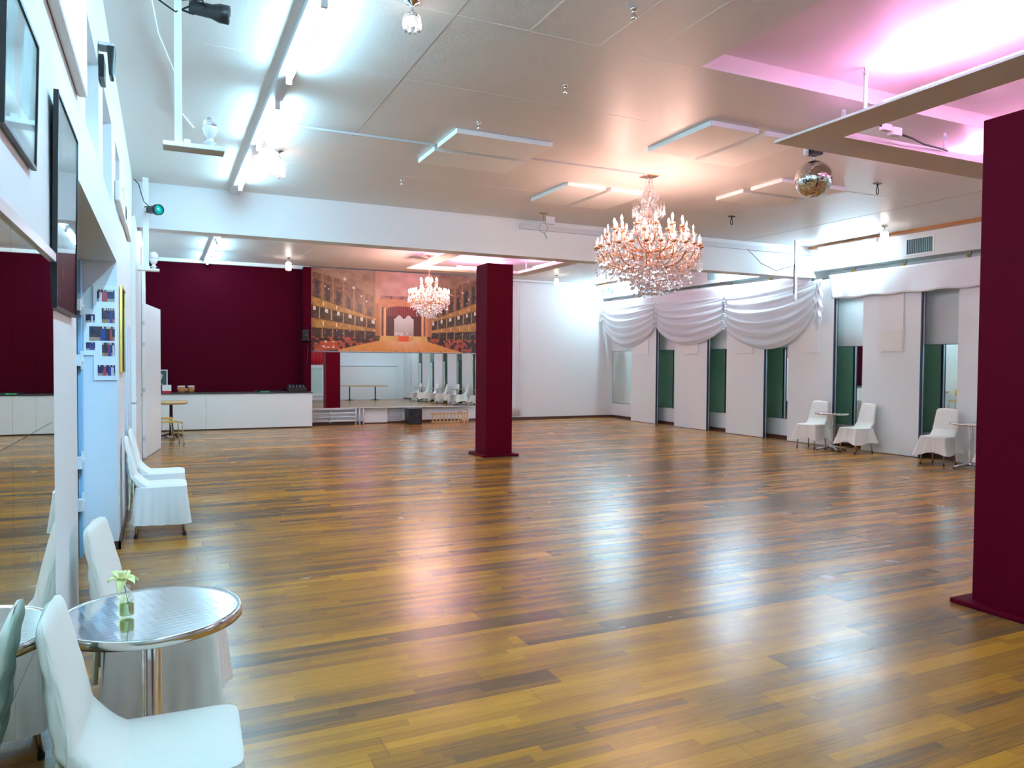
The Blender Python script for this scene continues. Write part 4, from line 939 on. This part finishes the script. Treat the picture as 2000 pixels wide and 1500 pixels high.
lo = bpy.data.objects.new('beam', ld); C.objects.link(lo); lo.location = Vector((0.25, 0.9, 3.93))+dv*0.11; lo.rotation_euler = (-dv).to_track_quat('Z', 'Y').to_euler()
# loudspeaker under the ceiling on the left wall
t = thing('wall_speaker', 'small dark blue-black speaker under the ceiling above the left niches', 'speaker', (-0.29, 5.3, 3.47))
bxo('mount', GREYP, (-0.058, 0.03, -0.02, 0.10, 0.09, 0.11), t)
bm = bmesh.new(); vs = box(bm, -0.012, 0.035, -0.04, 0.10, -0.09, 0.088)
for v in bm.verts:
    if v.co.z < 0: v.co.x = 0.01+(v.co.x-0.01)*0.5
obj('cabinet', bm, BLACK, t, bevel=0.008); bxo('side_box', BLACK, (-0.057, -0.03, 0.0, 0.20, -0.10, 0.04), t)
bm = bmesh.new(); tube(bm, [(-0.2, 3.9, ZC-0.01), (-0.1, 4.9, ZC-0.012), (-0.02, 6.1, ZC-0.012), (0.12, 7.0, ZC-0.012), (0.16, 7.9, ZC-0.012), (0.3, 8.4, ZC-0.012)], 0.006, 5)
tag(obj('ceiling_cable', bm, WHITE), 'thin loose white cable running along the ceiling by the left wall', 'cable')

# ------------------------------------------------------------------ left wall objects
def px_teal_glare(u, v):  # teal print brightened to stand for reflections on the glass
    n = vnoise(u*5, v*6)
    c = mixc((0.05, 0.30, 0.36), (0.16, 0.55, 0.62), n)
    if abs(u-0.42-0.05*math.sin(v*8)) < 0.10 and v > 0.25: c = mixc((0.30, 0.12, 0.12), c, 0.4)
    if v < 0.3: c = mixc(c, (0.65, 0.78, 0.82), 0.5+0.4*vnoise(u*3, v*4))
    return c
def px_dark(u, v):
    n = vnoise(u*7, v*12); c = mixc((0.012, 0.012, 0.02), (0.05, 0.045, 0.06), n)
    if vnoise(u*22+4, v*16) > 0.86: c = (0.16, 0.16, 0.18)
    return c
def glass_pic(label, y0, y1, z0, z1, fn, fm=BLACK, tilt=1.0, d=0.014, fw=0.010, name='framed_picture'):
    t = frame_pic(name, label, 'picture', (XL+0.002+d, (y0+y1)/2, z0), (0, 0, PI/2), y1-y0, z1-z0, fw, fm, fn, 40, 44, d)
    t.rotation_euler = (math.radians(0), math.radians(tilt*0), PI/2)
    # lean the top of the picture into the room
    t.matrix_world = Matrix.Translation(Vector((XL+0.004+d, (y0+y1)/2, z0))) @ Matrix.Rotation(math.radians(tilt), 4, 'Y') @ Matrix.Rotation(PI/2, 4, 'Z')
    bm = bmesh.new(); w_ = y1-y0; h_ = z1-z0
    box(bm, -w_/2+fw, w_/2-fw, d*0.2, d*0.25, fw, h_-fw); obj('glazing', bm, clear('picture_glass_%d' % int(y0*100), (1, 1, 1), 0.28, 0.015), t)
    return t
glass_pic('black-framed picture, teal print with glass reflections painted in, on the left wall cut by the picture edge', 2.10, 2.60, 2.175, 2.54, px_teal_glare, tilt=1.6)
glass_pic('tall black-framed dark glass picture beside the doorway', 3.01, 3.68, 1.80, 2.55, px_dark, tilt=0.9, d=0.016)
glass_pic('gold-edged dark picture on the left wall past the doorway', 7.56, 8.22, 1.51, 2.29, px_dark, GOLD, 0.2, 0.02, 0.014)
# acoustic bars high on the left wall
for lb, y0, y1, z0, z1 in (('near white acoustic slab high on the left wall', 2.55, 4.0, 2.83, 3.45), ('white acoustic slab high on the left wall past the doorway', 6.95, 8.2, 2.93, 3.0+0.1), ('farther white acoustic slab high on the left wall', 7.95, 9.5, 2.955, 3.25)):
    bm = bmesh.new(); box(bm, XL+0.001, XL+0.042, y0, y1, z0, z1); tag(obj('acoustic_slab', bm, PAD, bevel=0.012), lb, 'acoustic slab', 'acoustic slabs on the left wall')
# collage frame on the doorway end wall (facing the viewer)
t = thing('photo_collage', 'white multi-photo collage frame with dance photos on the doorway end wall', 'photo frame', (-0.45, 7.198, 1.45))
bm = bmesh.new(); Y0, Y1 = -0.022, 0
def cbox(x0, x1, z0, z1): box(bm, x0, x1, Y0, Y1, z0, z1)
cbox(-0.075, 0.098, 0.0, 0.80); cbox(-0.150, -0.075, 0.21, 0.60)
obj('mount', bm, WHITE, t, bevel=0.003)
def px_photo(seed, warm, fl):
    def f(u, v):
        n = vnoise(u*9+seed*7, v*7+seed*3)
        c = mixc((0.02, 0.015, 0.03), (0.10, 0.04, 0.06) if warm else (0.03, 0.03, 0.12), n)
        if v < fl: c = mixc((0.30, 0.14, 0.06) if warm else (0.35, 0.30, 0.34), (0.5, 0.3, 0.18), n)
        for k in range(3):
            cx = hsh(seed, k)*0.8+0.1
            if abs(u-cx) < 0.06+0.04*(1-v) and v < 0.78: c = ((0.5, 0.05, 0.05), (0.65, 0.6, 0.62), (0.04, 0.05, 0.25), (0.02, 0.02, 0.02))[int(hsh(k, seed+3)*4) % 4]
        if v > 0.85 and hsh(int(u*12), seed) > 0.7: c = (0.7, 0.5, 0.35)
        return c
    return f
for k, (x0, x1, z0, z1) in enumerate([(-0.045, 0.085, 0.665, 0.765), (-0.012, 0.085, 0.485, 0.610), (-0.130, -0.062, 0.487, 0.555), (-0.105, 0.085, 0.335, 0.455), (-0.130, -0.062, 0.255, 0.320), (-0.012, 0.085, 0.205, 0.320), (-0.045, 0.085, 0.04, 0.13)]):
    p = paint_plane('photo', x1-x0, z1-z0, 26, 20, px_photo(k+1, k % 2 == 1, 0.25), PRINT, t); p.location = ((x0+x1)/2, -0.0235, z0)
# closet doors, trunking and the open door further along the left wall
bm = bmesh.new(); box(bm, XL+0.001, XL+0.02, 8.75, 8.79, 0.1, 1.95); box(bm, XL+0.001, XL+0.02, 9.35, 9.39, 0.9, 2.0); box(bm, XL+0.001, XL+0.012, 8.79, 9.35, 0.42, 0.44); tag(obj('wall_trunking', bm, GREYP), 'thin white trunking strips on the left wall behind the draped chairs', 'trunking')
t = thing('wardrobe', 'tall flush white closet fronts on the left wall under the beam', 'closet', (XL+0.001, 10.35, 0))
bxo('door', WHITE, (0, 0.05, 0.0, 2.75, 1.10, 3.40), t); bxo('door', WHITE, (0, 0.05, 0.0, 2.75, 0.08, 1.08), t)
bxo('side_strip', DARKBLUE, (0, 0.056, 2.76, 2.80, 0.08, 3.40), t)
t = thing('tall_cupboard', 'white cupboard front with hinges behind the open folding door', 'cupboard', (XL+0.001, 13.25, 0))
bxo('upper_front', BOARD, (0, 0.015, 0.0, 5.4, 1.02, 3.3), t); bxo('lower_front', BOARD, (0, 0.015, 0.0, 5.4, 0.06, 1.0), t)
t = thing('folding_door', 'large white door standing ajar at the left end of the counter', 'door', (-0.285, 13.66, 0))
L_ = math.hypot(0.235, 1.55)
bm = bmesh.new(); box(bm, -0.02, 0.02, 0, L_, 0.01, 2.56); o = obj('leaf', bm, WHITE, t, bevel=0.003)
bm = bmesh.new()
for z in (0.3, 1.1, 1.85, 2.2): box(bm, -0.03, 0.025, -0.02, 0.02, z, z+0.07)
obj('hinges', bm, GREYP, t)
bm = bmesh.new(); tube(bm, [(0.02, L_-0.08, 1.0), (0.06, L_-0.08, 1.0), (0.06, L_-0.2, 1.0)], 0.009, 6); obj('handle', bm, CHROME, t)
t.rotation_euler = (0, 0, -math.atan2(0.235, 1.55))
# ------------------------------------------------------------------ bistro table and wooden chair by the open door
t = thing('cafe_table', 'small wooden-topped cafe table with black pedestal behind the open door', 'table', (0.16, 17.45, 0))
bm = bmesh.new(); lathe(bm, [(0, 0.70), (0.31, 0.70), (0.33, 0.72), (0.33, 0.755), (0.31, 0.765), (0, 0.765)], 28); obj('tabletop', bm, WOODL, t)
bm = bmesh.new(); lathe(bm, [(0.05, 0.03), (0.035, 0.15), (0.032, 0.68), (0.1, 0.70)], 14); obj('column', bm, BLACKM, t)
bm = bmesh.new()
for k in range(4):
    a = k*PI/2+0.5; tube(bm, [(0, 0, 0.07), (0.14*math.cos(a), 0.14*math.sin(a), 0.05), (0.27*math.cos(a), 0.27*math.sin(a), 0.02)], 0.022, 6)
obj('feet', bm, BLACKM, t)
def wood_chair(label, x, y, rz):
    t = thing('wooden_chair', label, 'chair', (x, y, 0), rz, 'wooden chairs with steel legs')
    bm = bmesh.new(); grid(bm, lambda u, v: (0.20-0.40*v, -0.20+0.40*u, 0.455-0.012*math.sin(PI*v)-0.01*math.sin(PI*u)+(0.0 if v > 0.15 else -0.03*(1-v/0.15)**2)), 10, 12); obj('seat', bm, WOODG, t, solid=0.014)
    bm = bmesh.new(); grid(bm, lambda u, v: (-0.22-0.05*v+0.03*(2*u-1)**2, -0.20+0.40*u, 0.62+0.20*v), 12, 6); obj('backrest', bm, WOODG, t, solid=0.012)
    for sx, sy in ((1, 1), (1, -1), (-1, 1), (-1, -1)):
        bm = bmesh.new()
        if sx > 0: pts = [(0.10, sy*0.16, 0.44), (0.165, sy*0.17, 0.435), (0.185, sy*0.175, 0.40), (0.215, sy*0.19, 0.008)]
        else: pts = [(-0.245, sy*0.17, 0.78), (-0.22, sy*0.17, 0.62), (-0.17, sy*0.17, 0.45), (-0.18, sy*0.18, 0.35), (-0.235, sy*0.19, 0.008)]
        tube(bm, pts, 0.010, 8); lg = obj('leg', bm, CHROME, t)
        bm = bmesh.new(); lathe(bm, [(0.012, 0), (0.013, 0.02), (0.010, 0.025)], 8, (pts[-1][0], pts[-1][1], 0)); obj('rubber_foot', bm, BLACK, lg)
    return t
wood_chair('yellow wooden chair with chrome legs by the open door and counter', 0.12, 15.85, 0.2)
wood_chair('second wooden chair beside the cafe table, hidden by the open door', -0.02, 16.85, -0.1)

# ------------------------------------------------------------------ covered chairs
def covered_chair(label, variant=0):
    t = thing('covered_chair', label, 'chair', (0, 0, 0), 0, 'chairs in white fabric covers')
    rr = random.Random(11+variant)
    hem = (0.135, 0.20)[variant]
    hw = 0.215
    # perimeter of rounded seat, starting at back left, going round the front
    def perim(a, off=0.0):
        # superellipse
        c, s = math.cos(a), math.sin(a); n = 9.0
        k = (abs(c)**n+abs(s)**n)**(-1/n)
        return ((0.215+off)*k*c, (hw+off)*k*s)
    bm = bmesh.new()
    NU = 160
    ph = [rr.uniform(0, 6.28) for _ in range(4)]
    def skirt(u, v):
        a = 2*PI*u
        fold = (math.sin(a*8+ph[0]+0.6*math.sin(a*2))*0.5+math.sin(a*13+ph[1]+v)*0.35+math.sin(a*23+ph[2])*0.25)
        corner = abs(math.sin(2*a))**3
        off = 0.002+(0.012+0.012*variant)*v+((0.016+0.006*variant)*fold*v**0.7)*(0.55+0.8*corner)+(0.018+0.03*variant)*corner*v**1.3
        x, y = perim(a, off)
        hz = hem+0.022*math.sin(a*3+ph[3])-0.028*corner
        z = 0.462-(0.462-hz)*v
        if v == 0: z = 0.462
        return (x, y, z)
    grid(bm, skirt, NU, 14, closed_u=True)
    # top cushion surface, slightly sagging with rounded edge
    def top(u, v):
        a_, b_ = 2*u-1, 2*v-1
        m_ = max(abs(a_), abs(b_))
        if m_ < 1e-6: x, y = 0.0, 0.0
        else:
            x, y = perim(math.atan2(b_, a_), 0.003); x *= m_; y *= m_
        e_ = 1-m_
        return (x, y, 0.462+0.017*(1-math.exp(-e_*9))-0.005*(1-(x*x+y*y)/0.09)+0.0035*(vnoise(x*9+ph[0], y*22+ph[1])-0.5)*min(1, e_*6))
    grid(bm, top, 30, 30)
    bmesh.ops.remove_doubles(bm, verts=bm.verts[:], dist=0.0008)
    obj('seat_cover', bm, CLOTH, t)
    # backrest cover: flat tapering sleeve, front face curving down into the seat
    bm = bmesh.new()
    def frontx(z):      # front face of the back and its sweep into the seat
        k = (z-0.47)/0.46
        return -0.075-0.11*min(1, k/0.22)**0.5-0.085*max(0, k-0.05)-0.02*k*k if k > 0 else -0.075
    def back(u, v):
        a = 2*PI*u
        z = 0.462+0.463*v
        fx = frontx(z); tt = 0.030+0.052*(1-v)**1.0 if v > 0.10 else 0.078+0.05*(0.1-v)/0.1
        bx = fx-tt
        w_ = 0.200-0.040*v**1.5
        endr = math.sqrt(max(0.0, 1-((v-0.90)/0.10)**2)) if v > 0.90 else 1.0
        wy = w_*(0.70+0.30*endr); c, s = math.cos(a), math.sin(a); n = 4.5; k = (abs(c)**n+abs(s)**n)**(-1/n)
        mid = (fx+bx)/2; th = tt/2*(0.12+0.88*endr)
        wr = (0.0022*math.sin(v*37+s*5+ph[1])+0.003*math.sin(v*17-s*4+ph[0])+0.006*(vnoise(v*9+ph[2], s*2.5+3)-0.5))*(1.0 if (c < 0.3) else 0.1)
        return (mid+(th+wr)*k*c, wy*k*s+(0.010*(vnoise(v*12+ph[2], c*3+8*s)-0.5) if abs(s) > 0.7 else 0), z-0.010*(1-endr)*abs(s))
    vs = grid(bm, back, 72, 30, closed_u=True)
    bm.faces.new(vs[-1]).smooth = True
    obj('backrest_cover', bm, CLOTH, t)
    # back skirt fall under the backrest (rear panel)
    bm = bmesh.new()
    grid(bm, lambda u, v: (-0.226-0.008*v-0.010*math.sin(u*15+ph[1])*v, -0.20+0.40*u, 0.62-(0.62-hem-0.01)*v), 30, 10)
    obj('rear_panel', bm, CLOTH, t, solid=0.004)
    # tied sash at the back with hanging ends
    bm = bmesh.new()
    bmesh.ops.create_uvsphere(bm, u_segments=12, v_segments=8, radius=0.024, matrix=Matrix.Translation((-0.252, -0.12, 0.50)))
    for q in range(2):
        def tl(u, v, q=q):
            a = 2*PI*u; w_ = 0.014+0.034*v**0.7
            return (-0.255-0.012*v+0.007*math.cos(a)*(1+0.5*math.sin(3*a)), -0.12+(-0.022 if q else 0.022)*v*1.6+w_*math.sin(a), 0.505-(0.20+0.05*q)*v-0.02*math.sin(a)*v)
        grid(bm, tl, 14, 10, closed_u=True)
    for sg in (-1, 1):
        def lp(u, v, sg=sg):
            a = 2*PI*u; w_ = 0.010+0.024*math.sin(PI*v)
            return (-0.255+0.012*math.cos(a)*math.sin(PI*v), -0.12+sg*0.075*v, 0.503+0.012*math.sin(PI*v)+w_*math.sin(a))
        grid(bm, lp, 14, 10, closed_u=True)
    for f in bm.faces: f.smooth = True
    obj('tied_sash', bm, SASH, t)
    for sx, sy in ((1, 1), (1, -1), (-1, 1), (-1, -1)):
        bm = bmesh.new(); x1, y1 = (0.195 if sx > 0 else -0.215), 0.185*sy
        tube(bm, [(0.16*sx, 0.165*sy, 0.44), (x1, y1, 0.012)], 0.011, 8); lg = obj('leg', bm, CHROME, t)
        bm = bmesh.new(); lathe(bm, [(0.014, 0), (0.015, 0.02), (0.012, 0.028)], 10, (x1, y1, 0)); obj('rubber_foot', bm, BLACK, lg)
    return t
# local +X is the sitter's forward direction
ch0 = covered_chair('white-draped chair in the near left corner, largest in the picture', 0); ch0.location = (0.0, 2.455, 0); ch0.rotation_euler = (0, 0, math.radians(-2))
dup(ch0, (0.02, 3.66, 0), math.radians(-9), 'white-draped chair behind the round steel table with the flower')
dup(ch0, (-0.015, 7.74, 0), math.radians(0), 'white-draped chair against the left wall just past the doorway, nearer of two')
dup(ch0, (-0.01, 8.62, 0), math.radians(-1), 'white-draped chair against the left wall, farther of two')
cr = covered_chair('white-draped chair left of the far steel table at the right wall', 1); cr.location = (11.62, 10.83, 0); cr.rotation_euler = (0, 0, PI+math.radians(12))
G_ = 'chairs in white fabric covers'
dup(cr, (11.72, 9.87, 0), PI-math.radians(6), 'white-draped chair between the far steel table and the fifth panel')
dup(cr, (11.64, 8.18, 0), PI+math.radians(10), 'white-draped chair left of the steel table by the near pillar')
dup(cr, (11.60, 7.12, 0), PI-math.radians(4), 'white-draped chair mostly hidden behind the near crimson pillar')
for k, y in enumerate((5.55, 4.2, 2.75, 1.5)):
    dup(cr, (11.64, y, 0), PI+math.radians((8, -6, 5, -4)[k]), ['white-draped chair seen only in the long mirror, rightmost', 'white-draped chair seen only in the long mirror, second from right', 'white-draped chair seen only in the long mirror, third from right', 'white-draped chair seen only in the long mirror, nearest the mirror centre'][k])

# ------------------------------------------------------------------ round steel tables
def steel_table(label, r=0.315, h=0.72, rz=0.0):
    t = thing('steel_table', label, 'table', (0, 0, 0), rz, 'round steel bistro tables')
    bm = bmesh.new(); lathe(bm, [(0, h-0.002), (r*0.4, h-0.002), (r-0.020, h-0.002), (r-0.0185, h-0.002), (r-0.0105, h)], 64, caps=False); obj('tabletop', bm, TOPM, t)
    bm = bmesh.new(); lathe(bm, [(r-0.010, h), (r-0.004, h+0.003), (r, h), (r+0.001, h-0.03), (r-0.006, h-0.032), (r-0.02, h-0.020), (0, h-0.020)], 64, caps=False); obj('rim', bm, mat('rim_steel', (0.70, 0.66, 0.62), 0.16, 1), t)
    bm = bmesh.new()
    n = 40
    prof = []
    for z in (0.08, h-0.035):
        prof.append([bm.verts.new(((0.033+0.003*math.cos(8*2*PI*i/n))*math.cos(2*PI*i/n), (0.033+0.003*math.cos(8*2*PI*i/n))*math.sin(2*PI*i/n), z)) for i in range(n)])
    for i in range(n):
        j = (i+1) % n; f = bm.faces.new((prof[0][i], prof[0][j], prof[1][j], prof[1][i])); f.smooth = True
    obj('column', bm, CHROME, t)
    bm = bmesh.new(); lathe(bm, [(0, h-0.048), (0.07, h-0.045), (0.075, h-0.035), (0.09, h-0.021), (0, h-0.021)], 20); obj('top_plate', bm, ALU, t)
    bm = bmesh.new(); lathe(bm, [(0, 0.045), (0.055, 0.045), (0.05, 0.08), (0.036, 0.10), (0.0, 0.10)], 20); obj('hub', bm, ALU, t)
    for k in range(4):
        a = k*PI/2+PI/4; c, s = math.cos(a), math.sin(a)
        bm = bmesh.new(); tube(bm, [(0.03*c, 0.03*s, 0.07), (0.15*c, 0.15*s, 0.052), (0.28*c, 0.28*s, 0.030)], 0.024, 8, taper=[1.2, 0.95, 0.7]); ft = obj('foot', bm, ALU, t)
        bm = bmesh.new(); lathe(bm, [(0.016, 0), (0.018, 0.012), (0.012, 0.02)], 10, (0.27*c, 0.27*s, 0)); obj('glide', bm, BLACK, ft)
    return t
tb = steel_table('near round steel table holding the yellow flower', 0.305); tb.location = (-0.040, 2.955, 0)
tb.rotation_euler = (0, 0, 0.3)
dup(tb, (11.62, 10.34, 0), 0.35, 'round steel table between two draped chairs at the right wall, farther one')
dup(tb, (11.66, 7.64, 0), 0.45, 'round steel table at the right wall partly cut by the near pillar')
dup(tb, (11.66, 4.90, 0), 0.1, 'round steel table seen only in the long mirror, right one')
dup(tb, (11.66, 2.15, 0), 0.9, 'round steel table seen only in the long mirror, left one')
# bottle vase with flower
v = thing('bottle_vase', 'small clear bottle vase with a yellow flower on the near steel table', 'vase', (-0.118, 2.925, 0.7205))
bm = bmesh.new(); lathe(bm, [(0, 0.001), (0.022, 0.001), (0.025, 0.006), (0.025, 0.062), (0.022, 0.075), (0.013, 0.088), (0.011, 0.094), (0.011, 0.104), (0.014, 0.106), (0.014, 0.110), (0.009, 0.110), (0.009, 0.095), (0.011, 0.086), (0.020, 0.073), (0.0225, 0.060), (0.0225, 0.008), (0, 0.006)], 24); obj('bottle', bm, GLASS, v)
bm = bmesh.new(); lathe(bm, [(0, 0.007), (0.0222, 0.008), (0.0222, 0.044), (0, 0.044)], 24); obj('water', bm, WATER, v)
bm = bmesh.new(); tube(bm, [(0.008, 0.003, 0.012), (0.004, 0.002, 0.05), (-0.004, 0, 0.10), (-0.010, -0.002, 0.125)], 0.0024, 6); st = obj('stem', bm, STEM, v)
fl = thing('yellow_flower', 'tmp', 'x'); bpy.data.objects.remove(fl)
bm = bmesh.new()
for k in range(6):
    a = 2*PI*k/6+0.3; droop = (-0.012, 0.006, 0.010, -0.004, -0.03, -0.01)[k]
    def pet(u, w_, a=a, droop=droop):
        l = 0.050*w_; wd = 0.017*math.sin(PI*min(1, w_*0.92+0.06))**0.8*(2*u-1)
        return (-0.010+l*math.cos(a)-wd*math.sin(a), -0.002+l*math.sin(a)+wd*math.cos(a), 0.125+0.016*math.sin(w_*2.4)+droop*w_*w_*1.6+0.008*abs(2*u-1))
    grid(bm, pet, 6, 8)
lathe(bm, [(0.004, 0.12), (0.009, 0.135), (0.014, 0.158), (0.010, 0.162), (0.004, 0.14)], 12, (-0.012, -0.002, 0)); obj('blossom', bm, PETAL, v, solid=0.0012)

# ------------------------------------------------------------------ rear part of the room (visible in the mirrors)
t = thing('curved_bar_table', 'curved wooden stand-up table on two black posts seen in the long mirror', 'table', (9.6, -1.5, 0))
bm = bmesh.new()
for dz, wd in ((0.78, 0.26), (0.735, 0.26)):
    n = 24; lo = []; hi = []
    for i in range(n+1):
        x = -1.35+2.7*i/n; y = 0.25*(x/1.35)**2-0.12; wdd = wd*(1-0.6*abs(x/1.35)**3)
        lo.append((bm.verts.new((x, y-wdd, dz)), bm.verts.new((x, y-wdd, dz+0.022)))); hi.append((bm.verts.new((x, y+wdd, dz)), bm.verts.new((x, y+wdd, dz+0.022))))
    for i in range(n):
        bm.faces.new((lo[i][0], lo[i+1][0], lo[i+1][1], lo[i][1])); bm.faces.new((hi[i][0], hi[i][1], hi[i+1][1], hi[i+1][0]))
        bm.faces.new((lo[i][1], lo[i+1][1], hi[i+1][1], hi[i][1])); bm.faces.new((lo[i][0], hi[i][0], hi[i+1][0], lo[i+1][0]))
    bm.faces.new((lo[0][0], lo[0][1], hi[0][1], hi[0][0])); bm.faces.new((lo[n][0], hi[n][0], hi[n][1], lo[n][1]))
obj('tabletop', bm, WOODG, t)
for x in (-0.68, 0.72):
    bm = bmesh.new(); lathe(bm, [(0.0, 0), (0.25, 0.0), (0.24, 0.02), (0.05, 0.05), (0.032, 0.10), (0.032, 0.735)], 20, (x, -0.06, 0)); obj('post', bm, BLACKM, t)
bm = bmesh.new(); grid(bm, lambda u, v: (6.2+0.35*v*0+1.75*u, YF+0.09+0.04*math.sin(u*60), 3.9-1.95*v), 80, 4); tag(obj('red_curtain', bm, REDC, solid=0.004), 'red curtain at the rear seen in the corner of the long mirror', 'curtain')
t = thing('serving_hatch', 'pale green hatch front under the red curtain seen in the long mirror', 'hatch', (6.9, YF, 0))
bxo('panel', PALEG, (-0.8, 0.9, 0.001, 0.04, 0.35, 1.78), t); bxo('ledge', BOARD, (-0.85, 0.95, 0.001, 0.12, 1.78, 1.88), t); bxo('lower_ledge', BOARD, (-0.85, 0.95, 0.001, 0.10, 0.22, 0.34), t)
bm = bmesh.new()
grid(bm, lambda u, v: (8.2+3.9*u, YF+0.001+0.55*math.sin(PI*u)**0.7, 0.0+1.85*v), 40, 4)
grid(bm, lambda u, v: (8.2+3.9*u, YF+(0.001+0.60*math.sin(PI*u)**0.7)*(1-v), 1.85+0.03*(1-v)), 40, 2)
tag(obj('curved_wall_front', bm, BOARD), kind='structure'); bpy.data.objects['curved_wall_front'].name = 'wall_curved'
